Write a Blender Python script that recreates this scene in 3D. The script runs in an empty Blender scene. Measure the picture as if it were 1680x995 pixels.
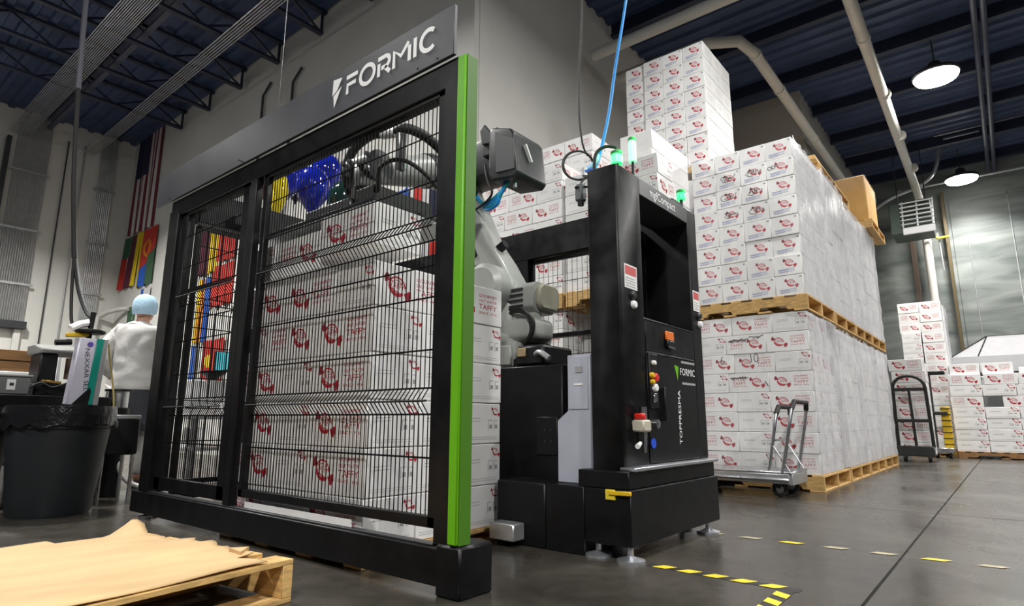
import bpy, bmesh, math, random
from mathutils import Vector, Matrix, Euler
random.seed(7)
SC = bpy.context.scene
COL = SC.collection

# ------------------------------------------------------------------ camera
cam_d = bpy.data.cameras.new('camera'); cam = bpy.data.objects.new('camera', cam_d); COL.objects.link(cam)
YAW, PITCH, ROLL = math.radians(39.1), math.radians(11.02), math.radians(.22)
cam_d.sensor_width = 36.0
cam_d.lens = 36.0 * 990.4 / 1680.0
cam_d.clip_start = .05; cam_d.clip_end = 200
_f = Vector((math.cos(YAW), math.sin(YAW), 0)); _r = Vector((math.sin(YAW), -math.cos(YAW), 0)); _up = Vector((0, 0, 1))
_F = _f * math.cos(PITCH) + _up * math.sin(PITCH); _U = -_f * math.sin(PITCH) + _up * math.cos(PITCH)
_R = _r * math.cos(ROLL) + _U * math.sin(ROLL); _U2 = -_r * math.sin(ROLL) + _U * math.cos(ROLL)
cam.matrix_world = Matrix((( _R.x, _U2.x, -_F.x, 0), (_R.y, _U2.y, -_F.y, 0), (_R.z, _U2.z, -_F.z, .6), (0, 0, 0, 1)))
SC.camera = cam

# ------------------------------------------------------------------ view, world
SC.view_settings.view_transform = 'Standard'
SC.view_settings.look = 'None'
SC.view_settings.exposure = 0.0
SC.view_settings.gamma = 1.0
SC.view_settings.use_curve_mapping = False
W = bpy.data.worlds.new('hall_ambient'); SC.world = W; W.use_nodes = True
W.node_tree.nodes['Background'].inputs[0].default_value = (.70, .80, 1.0, 1)
W.node_tree.nodes['Background'].inputs[1].default_value = .075

# ------------------------------------------------------------------ hall lamps (high bays; two are in view, some unseen ones added to brighten walls)
LAMPS = [(12.0, .31, 6.5, 350, 165), (17.84, .25, 6.5, 210, 140),
         (4.6, .3, 6.5, 190, 172), (-2.8, -1.4, 6.5, 540, 165), (6.2, -5.2, 6.5, 430, 172), (-.8, -6.2, 6.5, 420, 165),  # first lamp here is unseen, added to brighten the white middle wall
         (12.0, -5.2, 6.5, 380, 170), (1.0, 11.6, 6.6, 640, 135), (1.3, 6.4, 6.6, 360, 155), (-4.8, 6.0, 6.5, 250, 140)]  # third lamp here is unseen, added to brighten the lower back wall

# ------------------------------------------------------------------ tags
def tag(o, label=None, cat=None, group=None, kind=None):
    if label: o['label'] = label
    if cat: o['category'] = cat
    if group: o['group'] = group
    if kind: o['kind'] = kind
    return o
def empty(name, loc, label=None, cat=None, group=None, rz=0, kind=None):
    o = bpy.data.objects.new(name, None); COL.objects.link(o); o.location = loc; o.rotation_euler = (0, 0, rz)
    o.empty_display_size = .1
    return tag(o, label, cat, group, kind)
def dup_tree(o, parent=None, loc=None, rz=None):
    c = o.copy(); COL.objects.link(c); c.parent = parent
    if loc is not None: c.location = loc
    if rz is not None: c.rotation_euler = (0, 0, rz)
    for ch in list(o.children): dup_tree(ch, c)
    return c

# ------------------------------------------------------------------ mesh builder
def frame_to(d):
    d = Vector(d).normalized()
    a = Vector((0, 0, 1)) if abs(d.z) < .95 else Vector((1, 0, 0))
    u = d.cross(a).normalized(); v = u.cross(d).normalized()
    return u, v, d
class MB:
    def __init__(s): s.v = []; s.f = []; s.m = []; s.mi = 0
    def add(s, vs, fs):
        n = len(s.v); s.v += [tuple(v) for v in vs]
        for f in fs: s.f.append(tuple(i + n for i in f)); s.m.append(s.mi)
        return s
    def box(s, x0, x1, y0, y1, z0, z1):
        return s.add([(x0,y0,z0),(x1,y0,z0),(x1,y1,z0),(x0,y1,z0),(x0,y0,z1),(x1,y0,z1),(x1,y1,z1),(x0,y1,z1)],
                     [(0,3,2,1),(4,5,6,7),(0,1,5,4),(1,2,6,5),(2,3,7,6),(3,0,4,7)])
    def bar(s, p, q, w, h, w2=None, h2=None, up=None):
        p, q = Vector(p), Vector(q); d = (q - p).normalized()
        a = Vector(up) if up else (Vector((0,0,1)) if abs(d.z) < .95 else Vector((1,0,0)))
        u = d.cross(a).normalized(); v = u.cross(d).normalized()
        w2 = w if w2 is None else w2; h2 = h if h2 is None else h2
        vs = [p + u*sx*w/2 + v*sy*h/2 for sx, sy in ((-1,-1),(1,-1),(1,1),(-1,1))] + [q + u*sx*w2/2 + v*sy*h2/2 for sx, sy in ((-1,-1),(1,-1),(1,1),(-1,1))]
        return s.add(vs, [(0,3,2,1),(4,5,6,7),(0,1,5,4),(1,2,6,5),(2,3,7,6),(3,0,4,7)][::1])
    def tube(s, pts, r, n=8, caps=True, closed=False):
        pts = [Vector(p) for p in pts]; N = len(pts); n0 = len(s.v); rings = []
        u = None
        for i, p in enumerate(pts):
            if closed: d = pts[(i+1) % N] - pts[i-1]
            else: d = pts[min(i+1, N-1)] - pts[max(i-1, 0)]
            d.normalize()
            if u is None: u, v, _ = frame_to(d)
            else:
                u = (u - d * u.dot(d)).normalized()
            v = u.cross(d)
            ri = r[i] if isinstance(r, (list, tuple)) else r
            rings.append([p + (u*math.cos(2*math.pi*k/n) + v*math.sin(2*math.pi*k/n))*ri for k in range(n)])
        vs = [q for R_ in rings for q in R_]; fs = []
        for i in range(N if closed else N-1):
            j = (i+1) % N
            for k in range(n):
                k2 = (k+1) % n
                fs.append((i*n+k, i*n+k2, j*n+k2, j*n+k))
        if caps and not closed: fs += [tuple(range(n))[::-1], tuple((N-1)*n+k for k in range(n))]
        return s.add(vs, fs)
    def cyl(s, p, q, r, r2=None, n=16): return s.tube([p, q], [r, r if r2 is None else r2], n)
    def lathe(s, prof, c=(0,0,0), n=20, ax=(0,0,1), caps=True):
        u, v, d = frame_to(ax); c = Vector(c); vs = []; fs = []
        for (r, h) in prof:
            for k in range(n):
                a = 2*math.pi*k/n; vs.append(c + d*h + (u*math.cos(a) + v*math.sin(a))*max(r, 1e-4))
        for i in range(len(prof)-1):
            for k in range(n):
                k2 = (k+1) % n; fs.append((i*n+k, i*n+k2, (i+1)*n+k2, (i+1)*n+k))
        if caps: fs += [tuple(range(n))[::-1], tuple((len(prof)-1)*n+k for k in range(n))]
        return s.add(vs, fs)
    def prism(s, poly, a, b, axis='x'):
        m = {'x': lambda p, t: (t, p[0], p[1]), 'y': lambda p, t: (p[0], t, p[1]), 'z': lambda p, t: (p[0], p[1], t)}[axis]
        n = len(poly)
        return s.add([m(p, a) for p in poly] + [m(p, b) for p in poly],
                     [tuple(range(n))[::-1], tuple(range(n, 2*n))] + [(i, (i+1) % n, n+(i+1) % n, n+i) for i in range(n)])
    def grid(s, fn, nu, nv, mf=None):
        vs = [fn(i/nu, j/nv) for j in range(nv+1) for i in range(nu+1)]; n0 = len(s.v); s.v += [tuple(v) for v in vs]
        for j in range(nv):
            for i in range(nu):
                a = n0 + j*(nu+1) + i
                s.f.append((a, a+1, a+nu+2, a+nu+1)); s.m.append(mf((i+.5)/nu, (j+.5)/nv) if mf else s.mi)
        return s
    # flat shapes on a face: o origin, u right, v up (n = u x v outwards)
    def flat(s, poly, fr, lift=0.0):
        o, u, v = fr; n = u.cross(v)
        vs = [o + u*p[0] + v*p[1] + n*lift for p in poly]
        return s.add(vs, [tuple(range(len(vs)))])
    def ribbon(s, pts, w, fr, closed=False, lift=0.0):
        P = [Vector((p[0], p[1])) for p in pts]; N = len(P); L = []; Rr = []
        for i in range(N):
            if closed: d = P[(i+1) % N] - P[i-1]
            else: d = P[min(i+1, N-1)] - P[max(i-1, 0)]
            if d.length < 1e-9: d = Vector((1, 0))
            d.normalize(); nn = Vector((-d.y, d.x)); L.append(P[i] + nn*w/2); Rr.append(P[i] - nn*w/2)
        o, u, v = fr; n = u.cross(v)
        vs = [o + u*p.x + v*p.y + n*lift for p in L + Rr]
        fs = [(i, N+i, N+(i+1) % N, (i+1) % N) for i in range(N if closed else N-1)]
        return s.add(vs, fs)
    def text(s, string, h, fr, x=0, y=0, align='LEFT', lift=0.0, sx=1.0):
        vs, fs, w = text_geo(string)
        k = h / .72; dx = {'LEFT': 0, 'CENTER': -w/2, 'RIGHT': -w}[align]
        o, u, v = fr; n = u.cross(v)
        return s.add([o + u*(x + (p[0]+dx)*k*sx) + v*(y + p[1]*k) + n*lift for p in vs], fs)
    def build(s, name, mat, parent=None, bevel=0.0, seg=1, angle=38, local=False, loc=None):
        # vertices are in world coordinates unless local; a part's origin is its thing's origin
        me = bpy.data.meshes.new(name)
        off = Vector((0, 0, 0))
        if not local:
            if parent is not None: off = world_loc(parent)
            elif s.v:
                xs = [v[0] for v in s.v]; ys = [v[1] for v in s.v]; zs = [v[2] for v in s.v]
                off = Vector(((min(xs)+max(xs))/2, (min(ys)+max(ys))/2, min(zs)))
        me.from_pydata([(v[0]-off.x, v[1]-off.y, v[2]-off.z) for v in s.v], [], s.f)
        mats = mat if isinstance(mat, (list, tuple)) else [mat]
        for m in mats: me.materials.append(m)
        me.polygons.foreach_set('material_index', s.m)
        bm = bmesh.new(); bm.from_mesh(me)
        bmesh.ops.recalc_face_normals(bm, faces=bm.faces) if bevel >= 0 else None
        if bevel > 0:
            es = [e for e in bm.edges if len(e.link_faces) == 2 and e.calc_face_angle(0) > .5]
            bmesh.ops.bevel(bm, geom=es, offset=bevel, segments=seg, affect='EDGES', profile=.6, clamp_overlap=True)
        bm.to_mesh(me); bm.free()
        me.polygons.foreach_set('use_smooth', [True]*len(me.polygons)); me.set_sharp_from_angle(angle=math.radians(angle))
        o = bpy.data.objects.new(name, me); COL.objects.link(o)
        if parent is not None: o.parent = parent
        elif not local: o.location = off
        if loc is not None: o.location = loc
        return o
def world_loc(o):
    p = Vector((0, 0, 0))
    while o is not None: p = p + Vector(o.location); o = o.parent
    return p
_TXT = {}
def text_geo(string):
    if string not in _TXT:
        c = bpy.data.curves.new('lettering', 'FONT'); c.body = string; c.size = 1.0; c.resolution_u = 2
        o = bpy.data.objects.new('lettering', c); COL.objects.link(o)
        dg = bpy.context.evaluated_depsgraph_get(); me = bpy.data.meshes.new_from_object(o.evaluated_get(dg))
        vs = [tuple(v.co) for v in me.vertices]; fs = [tuple(p.vertices) for p in me.polygons]
        bpy.data.objects.remove(o); bpy.data.curves.remove(c); bpy.data.meshes.remove(me)
        x0 = min(v[0] for v in vs); vs = [(v[0]-x0, v[1]) for v in vs]
        _TXT[string] = (vs, fs, max(v[0] for v in vs))
    return _TXT[string]
VX, VY, VZ = Vector((1,0,0)), Vector((0,1,0)), Vector((0,0,1))
def face_negx(x, y, z): return (Vector((x, y, z)), -VY, VZ)     # seen looking along +X
def face_negy(x, y, z): return (Vector((x, y, z)), VX, VZ)      # seen looking along +Y
def arc(cx, cy, r, a0, a1, n=14, ry=None):
    ry = r if ry is None else ry
    return [(cx + r*math.cos(math.radians(a0+(a1-a0)*i/n)), cy + ry*math.sin(math.radians(a0+(a1-a0)*i/n))) for i in range(n+1)]
def smooth_path(pts, n=6):
    P = [Vector(p) for p in pts]; out = []
    for i in range(len(P)-1):
        p0, p1, p2, p3 = P[max(i-1,0)], P[i], P[i+1], P[min(i+2, len(P)-1)]
        for k in range(n):
            t = k/n; out.append(.5*((2*p1) + (p2-p0)*t + (2*p0-5*p1+4*p2-p3)*t*t + (3*p1-p0-3*p2+p3)*t**3))
    out.append(P[-1]); return out

# ------------------------------------------------------------------ materials
MATS = {}
def mat(name, col, rough=.6, metal=0.0, var=0.0, vscale=6.0, bump=0.0, bscale=40.0, emit=None, estr=0.0, spec=.5, rvar=0.0, stretch=(1,1,1), objvar=0.0, coat=0.0):
    m = bpy.data.materials.new(name); m.use_nodes = True; nt = m.node_tree; b = nt.nodes['Principled BSDF']
    b.inputs['Base Color'].default_value = (*col, 1); b.inputs['Roughness'].default_value = rough; b.inputs['Metallic'].default_value = metal
    b.inputs['Specular IOR Level'].default_value = spec
    if coat: b.inputs['Coat Weight'].default_value = coat
    if emit: b.inputs['Emission Color'].default_value = (*emit, 1); b.inputs['Emission Strength'].default_value = estr
    if var or bump or rvar:
        tc = nt.nodes.new('ShaderNodeTexCoord'); mp = nt.nodes.new('ShaderNodeMapping'); mp.inputs['Scale'].default_value = stretch
        nt.links.new(tc.outputs['Object'], mp.inputs[0])
        nz = nt.nodes.new('ShaderNodeTexNoise'); nz.inputs['Scale'].default_value = vscale; nz.inputs['Detail'].default_value = 5
        nt.links.new(mp.outputs[0], nz.inputs['Vector'])
        if var:
            mx = nt.nodes.new('ShaderNodeMix'); mx.data_type = 'RGBA'
            mx.inputs[6].default_value = (*[max(0, c*(1-var)) for c in col], 1); mx.inputs[7].default_value = (*[min(1, c*(1+var)) for c in col], 1)
            mr = nt.nodes.new('ShaderNodeMapRange'); mr.inputs[1].default_value = .3; mr.inputs[2].default_value = .7
            nt.links.new(nz.outputs[0], mr.inputs[0]); nt.links.new(mr.outputs[0], mx.inputs[0]); nt.links.new(mx.outputs[2], b.inputs['Base Color'])
        if rvar:
            mr = nt.nodes.new('ShaderNodeMapRange'); mr.inputs[1].default_value = .3; mr.inputs[2].default_value = .7
            mr.inputs[3].default_value = max(.02, rough-rvar); mr.inputs[4].default_value = rough+rvar
            nt.links.new(nz.outputs[0], mr.inputs[0]); nt.links.new(mr.outputs[0], b.inputs['Roughness'])
        if bump:
            nb = nt.nodes.new('ShaderNodeTexNoise'); nb.inputs['Scale'].default_value = bscale; nb.inputs['Detail'].default_value = 4
            nt.links.new(mp.outputs[0], nb.inputs['Vector'])
            bp = nt.nodes.new('ShaderNodeBump'); bp.inputs['Strength'].default_value = bump; bp.inputs['Distance'].default_value = .02
            nt.links.new(nb.outputs[0], bp.inputs['Height']); nt.links.new(bp.outputs[0], b.inputs['Normal'])
    if objvar:
        src = b.inputs['Base Color'].links[0].from_socket if b.inputs['Base Color'].links else None
        oi = nt.nodes.new('ShaderNodeObjectInfo'); hs = nt.nodes.new('ShaderNodeHueSaturation')
        mr = nt.nodes.new('ShaderNodeMapRange'); mr.inputs[3].default_value = 1-objvar; mr.inputs[4].default_value = 1+objvar*.6
        nt.links.new(oi.outputs['Random'], mr.inputs[0]); nt.links.new(mr.outputs[0], hs.inputs['Value'])
        if src: nt.links.new(src, hs.inputs['Color'])
        else: hs.inputs['Color'].default_value = (*col, 1)
        nt.links.new(hs.outputs[0], b.inputs['Base Color'])
    MATS[name] = m; return m
card   = mat('white_card', (.80,.79,.78), .55, var=.05, vscale=5, bump=.06, bscale=14, objvar=.07)
blackm = mat('black_powder_coat', (.0045,.0045,.0055), .40, var=.25, vscale=9, rvar=.08, spec=.28)
black2 = mat('black_plastic', (.006,.006,.007), .45, bump=.05, spec=.3)
wirem  = mat('black_wire', (.004,.004,.0045), .6, spec=.12)
darkst = mat('dark_steel', (.03,.032,.036), .4, var=.2)
signm  = mat('sign_grey', (.042,.044,.054), .42, var=.10, vscale=3, rvar=.06, bump=.03, bscale=300)
greenm = mat('lime_green', (.125,.42,.002), .45, var=.04)
whitep = mat('white_vinyl', (.92,.92,.92), .5, emit=(1,1,1), estr=0.0)
redp   = mat('red_print', (.46,.008,.025), .6)
redd   = mat('dark_red_print', (.24,.008,.018), .6)
redl   = mat('pale_red_print', (.56,.05,.08), .6)
bluep  = mat('blue_print', (.13,.18,.44), .6)
greyp  = mat('grey_print', (.33,.33,.33), .6)
inkp   = mat('black_marker', (.02,.02,.022), .6)
wood   = mat('pallet_wood', (.58,.36,.13), .7, var=.3, vscale=7, stretch=(2,2,9), bump=.2, objvar=.15)
woodd  = mat('brown_board', (.26,.13,.045), .65, var=.35, vscale=4, stretch=(1,6,8), bump=.1)
kraft  = mat('kraft_cardboard', (.58,.39,.19), .75, var=.12, vscale=3, stretch=(1,3,1), bump=.05, bscale=20)
kraft2 = mat('orange_cardboard', (.62,.36,.11), .7, var=.10, vscale=3)
robotm = mat('robot_grey', (.36,.37,.35), .38, var=.08, coat=.15)
robotd = mat('robot_dark_grey', (.026,.028,.03), .38, var=.2)
alum   = mat('aluminium', (.60,.62,.66), .32, metal=.85, var=.1)
cabm   = mat('pale_grey_paint', (.46,.48,.56), .4, var=.05)
steel  = mat('brushed_steel', (.55,.56,.58), .28, metal=1.0, rvar=.1)
rubber = mat('black_rubber', (.012,.012,.012), .6, bump=.05)
gbin   = mat('charcoal_bin_plastic', (.011,.0135,.016), .5, var=.15, bump=.05)
bag    = mat('black_liner', (.008,.008,.009), .22, bump=.5, bscale=25)
yellow = mat('yellow_paint', (.72,.46,.01), .5, var=.1)
tapey  = mat('yellow_tape', (.80,.60,.03), .55, var=.15, vscale=30)
tapek  = mat('black_tape', (.016,.016,.016), .5)
orange = mat('orange_plastic', (.75,.17,.02), .45)
redpl  = mat('red_plastic', (.6,.02,.015), .4)
blueh  = mat('blue_hose', (.02,.30,.78), .35)
blued  = mat('blue_tag', (.02,.08,.6), .4)
pvc    = mat('cream_pvc', (.62,.60,.55), .45, var=.06, vscale=2)
coatm  = mat('white_lab_coat', (.62,.61,.59), .8, var=.05, bump=.35, bscale=9)
trous  = mat('pale_trousers', (.55,.54,.52), .8, bump=.2, bscale=12)
apronm = mat('navy_apron', (.022,.024,.034), .6, bump=.15, bscale=10)
capm   = mat('blue_hair_net', (.42,.62,.78), .8, bump=.3, bscale=60)
skin   = mat('skin', (.50,.27,.19), .5)
hairm  = mat('dark_hair', (.03,.02,.015), .6)
shoem  = mat('dark_shoe', (.02,.02,.02), .5)
teal   = mat('teal_paint', (.0,.26,.20), .4)
lilac  = mat('pale_lilac_paint', (.62,.60,.70), .4)
purple = mat('purple_print', (.10,.06,.36), .5)
glowg  = mat('green_lamp', (.02,.7,.16), .3, emit=(.03,1,.22), estr=1.6)
glowh  = mat('green_lamp_bright', (.4,1,.6), .3, emit=(.015,.9,.09), estr=3.6)
glowt  = mat('green_tube_lamp', (.6,.9,.7), .3, emit=(.22,1,.42), estr=1.1)
screen = mat('lit_screen', (.1,.5,.6), .3, emit=(.12,.75,.85), estr=.5)
reddot = mat('red_pilot_light', (.6,.02,.05), .3, emit=(1,.05,.12), estr=2.0)
dotw   = mat('white_button', (.85,.85,.85), .4)
lampm  = mat('lamp_lens', (1,1,1), .4, emit=(1,.985,.94), estr=26.0)
tentm  = mat('white_canvas', (.42,.415,.43), .7, var=.04)
heatg  = mat('dark_green_enamel', (.05,.075,.06), .5, var=.2)
silver = mat('galvanised', (.50,.51,.52), .35, metal=.7, var=.15)
def balloon_mat(n, c): return mat(n, c, .12, coat=.6, spec=.6)
bl_blue = balloon_mat('blue_gloss', (.004,.018,.42)); bl_green = balloon_mat('green_gloss', (.004,.035,.028)); bl_red = balloon_mat('red_gloss', (.10,.004,.006)); bl_yel = balloon_mat('yellow_gloss', (.80,.62,.01)); bl_navy = balloon_mat('navy_gloss', (.004,.008,.05))

def film_material():
    m = bpy.data.materials.new('stretch_film'); m.use_nodes = True; nt = m.node_tree; nt.nodes.clear(); N = nt.nodes.new; L = nt.links.new
    out = N('ShaderNodeOutputMaterial'); mix = N('ShaderNodeMixShader'); tr = N('ShaderNodeBsdfTransparent'); pb = N('ShaderNodeBsdfPrincipled')
    pb.inputs['Base Color'].default_value = (.70,.70,.73,1); pb.inputs['Roughness'].default_value = .25
    tc = N('ShaderNodeTexCoord'); mp = N('ShaderNodeMapping'); mp.inputs['Scale'].default_value = (1.6, 1.6, .8)
    nz = N('ShaderNodeTexNoise'); nz.inputs['Scale'].default_value = 3.2; nz.inputs['Detail'].default_value = 6; nz.inputs['Distortion'].default_value = 1.2
    L(tc.outputs['Object'], mp.inputs[0]); L(mp.outputs[0], nz.inputs['Vector'])
    mr = N('ShaderNodeMapRange'); mr.inputs[1].default_value = .32; mr.inputs[2].default_value = .68; mr.inputs[3].default_value = .38; mr.inputs[4].default_value = .68
    L(nz.outputs[0], mr.inputs[0]); L(mr.outputs[0], mix.inputs[0])
    bp = N('ShaderNodeBump'); bp.inputs['Strength'].default_value = .35; bp.inputs['Distance'].default_value = .03; L(nz.outputs[0], bp.inputs['Height']); L(bp.outputs[0], pb.inputs['Normal'])
    L(tr.outputs[0], mix.inputs[1]); L(pb.outputs[0], mix.inputs[2]); L(mix.outputs[0], out.inputs[0]); return m
film = film_material()
def thin_film_material():
    m = film.copy(); m.name = 'thin_clear_film'
    for n in m.node_tree.nodes:
        if n.type == 'MAP_RANGE': n.inputs[3].default_value = .03; n.inputs[4].default_value = .15
    return m
film2 = thin_film_material()

def floor_material():
    m = bpy.data.materials.new('polished_concrete'); m.use_nodes = True; nt = m.node_tree; b = nt.nodes['Principled BSDF']; N = nt.nodes.new; L = nt.links.new
    tc = N('ShaderNodeTexCoord'); n1 = N('ShaderNodeTexNoise'); n1.inputs['Scale'].default_value = 1.1; n1.inputs['Detail'].default_value = 8; n1.inputs['Roughness'].default_value = .65
    n2 = N('ShaderNodeTexNoise'); n2.inputs['Scale'].default_value = 9; n2.inputs['Detail'].default_value = 6
    L(tc.outputs['Object'], n1.inputs['Vector']); L(tc.outputs['Object'], n2.inputs['Vector'])
    cr = N('ShaderNodeValToRGB'); cr.color_ramp.elements[0].position = .3; cr.color_ramp.elements[0].color = (.024,.0215,.0185,1)
    cr.color_ramp.elements[1].position = .72; cr.color_ramp.elements[1].color = (.082,.073,.060,1)
    ad = N('ShaderNodeMath'); ad.operation = 'MULTIPLY_ADD'; ad.inputs[1].default_value = .35; L(n2.outputs[0], ad.inputs[0]); 
    sc = N('ShaderNodeMath'); sc.operation = 'MULTIPLY'; sc.inputs[1].default_value = .65; L(n1.outputs[0], sc.inputs[0]); L(sc.outputs[0], ad.inputs[2])
    L(ad.outputs[0], cr.inputs[0]); L(cr.outputs[0], b.inputs['Base Color'])
    mr = N('ShaderNodeMapRange'); mr.inputs[1].default_value = .3; mr.inputs[2].default_value = .7; mr.inputs[3].default_value = .16; mr.inputs[4].default_value = .40
    L(n1.outputs[0], mr.inputs[0]); L(mr.outputs[0], b.inputs['Roughness'])
    bp = N('ShaderNodeBump'); bp.inputs['Strength'].default_value = .06; bp.inputs['Distance'].default_value = .01; L(n2.outputs[0], bp.inputs['Height']); L(bp.outputs[0], b.inputs['Normal'])
    return m
floorm = floor_material()
walls  = mat('painted_wall', (.64,.63,.59), .7, var=.06, vscale=.8, bump=.04, bscale=30)
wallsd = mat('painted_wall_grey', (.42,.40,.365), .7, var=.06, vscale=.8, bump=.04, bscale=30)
def panel_material():
    m = bpy.data.materials.new('marbled_wall_panel'); m.use_nodes = True; nt = m.node_tree; b = nt.nodes['Principled BSDF']; N = nt.nodes.new; L = nt.links.new
    tc = N('ShaderNodeTexCoord'); mp = N('ShaderNodeMapping'); mp.inputs['Scale'].default_value = (1, .35, 1.3); mp.inputs['Rotation'].default_value = (.12, 0, 0); nz = N('ShaderNodeTexNoise'); nz.inputs['Scale'].default_value = 1.6; nz.inputs['Detail'].default_value = 7; nz.inputs['Distortion'].default_value = .8
    L(tc.outputs['Object'], mp.inputs[0]); L(mp.outputs[0], nz.inputs['Vector'])
    cr = N('ShaderNodeValToRGB'); e = cr.color_ramp.elements; e[0].position = .34; e[0].color = (.09,.105,.10,1); e[1].position = .68; e[1].color = (.26,.28,.26,1)
    L(nz.outputs[0], cr.inputs[0]); L(cr.outputs[0], b.inputs['Base Color']); b.inputs['Roughness'].default_value = .5; return m
panelm = panel_material()
ceilm  = mat('navy_deck', (.040,.062,.135), .5, var=.2, vscale=2)
joistm = mat('navy_joist', (.016,.021,.045), .5, var=.2)
joistl = mat('pale_navy_joist', (.06,.065,.10), .5, var=.15)
# ================================================================== STRUCTURE
def lamp_fixture(x, y, z, watts, seen):
    t = empty('high_bay_lamp', (x, y, z), None, 'ceiling lamp')
    MB().lathe([(.06,.26),(.09,.24),(.13,.12),(.34,.05),(.36,.0),(.34,-.02)], (x,y,z), 24).build('lamp_shade', darkst, t)
    MB().lathe([(.335,-.022),(.31,-.07),(.2,-.11),(.01,-.12)], (x,y,z), 24).build('lamp_lens', lampm, t)
    MB().cyl((x,y,z+.26),(x,y,7.335),.012,n=6).build('hanger', darkst, t)
    L = bpy.data.lights.new('lamp_light', 'AREA'); L.shape = 'DISK'; L.size = .62; L.energy = watts; L.spread = math.radians(seen); L.color = (1,.985,.95)
    lo = bpy.data.objects.new('lamp_light', L); COL.objects.link(lo); lo.parent = t; lo.location = (0, 0, -.13)
    return t
_lm = []
for (x, y, z, w_, s_) in LAMPS: _lm.append(lamp_fixture(x, y, z, w_, s_))
_ll = ['bright round high bay lamp hanging nearest above the tall carton stacks on the right', 'smaller looking bright high bay lamp near the grey end wall above the heater']
for i, t in enumerate(_lm):
    if i < 2: t['label'] = _ll[i]
    else: t['label'] = 'high bay lamp above the picture, over ' + ['the front pallet loads, added to brighten the white wall','the viewer','the open floor at right','the floor behind the viewer','the far right floor','the far left corner','the left work tables, added to brighten the back wall','the floor left of the viewer'][i-2]

# floor: slabs with a sawn joint
fb = []; g = .006
xs = [-7, 5.05, 19.3]; ys = [-9, .455, 8.2, 16.3]
for i in range(2):
    for j in range(3):
        fb.append((xs[i]+(g if i else 0), xs[i+1]-g, ys[j]+g, ys[j+1]-g, -.1, 0))
flo = tag(MB().box(-7, 19.3, -9, 16.3, -.12, -.012).build('floor', floorm, bevel=-1), 'dark polished concrete floor with sawn joints', kind='structure')
for b_ in fb: MB().box(*b_).build('concrete_slab', floorm, flo, bevel=-1)
def wallbox(name, b, m, lab): return tag(MB().box(*b).build(name, m), lab, kind='structure')
wallbox('wall_back', (5.0, 5.2, 4.6, 16.4, 0, 7.5), walls, 'pale painted wall with flags behind the palletizing cell')
wallbox('wall_far_left', (-7, 5.0, 16.2, 16.4, 0, 7.5), walls, 'pale wall with vertical conduits at far left')
wallbox('wall_middle', (5.2, 12.8, 4.6, 4.8, 0, 7.5), walls, 'bright white wall behind the carton stacks')
wallbox('wall_inner', (12.6, 12.8, 2.6, 4.6, 0, 7.5), wallsd, 'grey wall behind the tall stack')
wallbox('wall_jog', (12.8, 19.2, 2.6, 2.8, 0, 7.5), wallsd, 'grey side wall running to the end wall')
# end wall of separate marbled panels
MB().box(19.2, 19.35, -9, 2.8, 0, 7.5).build('wall_end', panelm)['kind'] = 'structure'
we = bpy.data.objects['wall_end']; we['label'] = 'marbled grey-green panelled end wall'
for k in range(6):
    y1 = .62 - k*1.22
    pn = MB().box(19.165, 19.2, y1-1.205, y1, 0, 6.4).build('wall_panel', panelm, we, bevel=.004)
    MB().box(19.15, 19.17, y1-1.222, y1-1.204, 0, 6.3).build('panel_joint_strip', silver, we)
tag(MB().box(18.95, 19.15, .70, .77, 0, 6.6).build('trim_1', mat('tan_trim', (.09,.065,.025), .6)), 'tan corner post on the end wall', kind='structure')
tag(MB().box(18.5, 18.66, 1.42, 1.50, 0, 6.2).box(18.5, 18.66, 1.50, 1.52, 0, 6.2).build('trim_2', mat('brown_column', (.05,.032,.022), .5)), 'brown steel column beside the downpipe', kind='structure')
# wall reveals on the middle wall and the pilaster by its corner
tag(MB().box(4.9, 5.0, 4.6, 5.0, 0, 7.4).build('trim_3', walls, bevel=.01), 'pilaster on the corner of the white wall', kind='structure')
# ---------------- ceiling: ribbed navy deck
cb = MB(); per = .30; x = -7.0; prof = []
while x < 19.3:
    prof += [(x, 7.34), (x+.14, 7.34), (x+.17, 7.29), (x+.27, 7.29)]; x += per
n0 = len(prof); cb.v = [(p[0], -9, p[1]) for p in prof] + [(p[0], 16.4, p[1]) for p in prof]
cb.f = [(i, i+1, n0+i+1, n0+i) for i in range(n0-1)]; cb.m = [0]*len(cb.f)
cb.box(-7, 19.3, -9, 16.4, 7.38, 7.45)
tag(cb.build('ceiling', ceilm, bevel=-1), 'dark navy ribbed metal roof deck', kind='structure')
# ---------------- open-web joists on the left, running to the back wall
def joist(x0, x1, y, zb, zt, m, webs=True, ax='x', name='roof_joist', lab='dark navy open web roof joist'):
    t = empty(name, ((x0+x1)/2, y, zb) if ax == 'x' else (y, (x0+x1)/2, zb), lab, kind='structure')
    P = (lambda a, z, o=0: (a, y+o, z)) if ax == 'x' else (lambda a, z, o=0: (y+o, a, z))
    MB().bar(P(x0, zt-.03), P(x1, zt-.03), .09, .05).build('top_chord', m, t)
    MB().bar(P(x0, zb+.025), P(x1-.05, zb+.025), .09, .05).build('bottom_chord', m, t)
    if webs:
        n = max(2, int((x1-x0)/.62)); d = (x1-x0-.08)/n
        for k in range(n):
            a, b = (zb+.03, zt-.05) if k % 2 else (zt-.05, zb+.03)
            MB().bar(P(x1-.05-k*d, b), P(x1-.05-(k+1)*d, a), .03, .03).build('web_bar', m, t)
        MB().bar(P(x1-.06, zb+.03), P(x1-.06, zt-.05), .035, .035).build('web_bar', m, t)
    return t
for k, y in enumerate([13.35, 12.05, 10.73, 9.40, 8.08, 6.74, 5.4]):
    joist(-1.0, 4.99, y, 6.83, 7.28, joistm)
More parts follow.
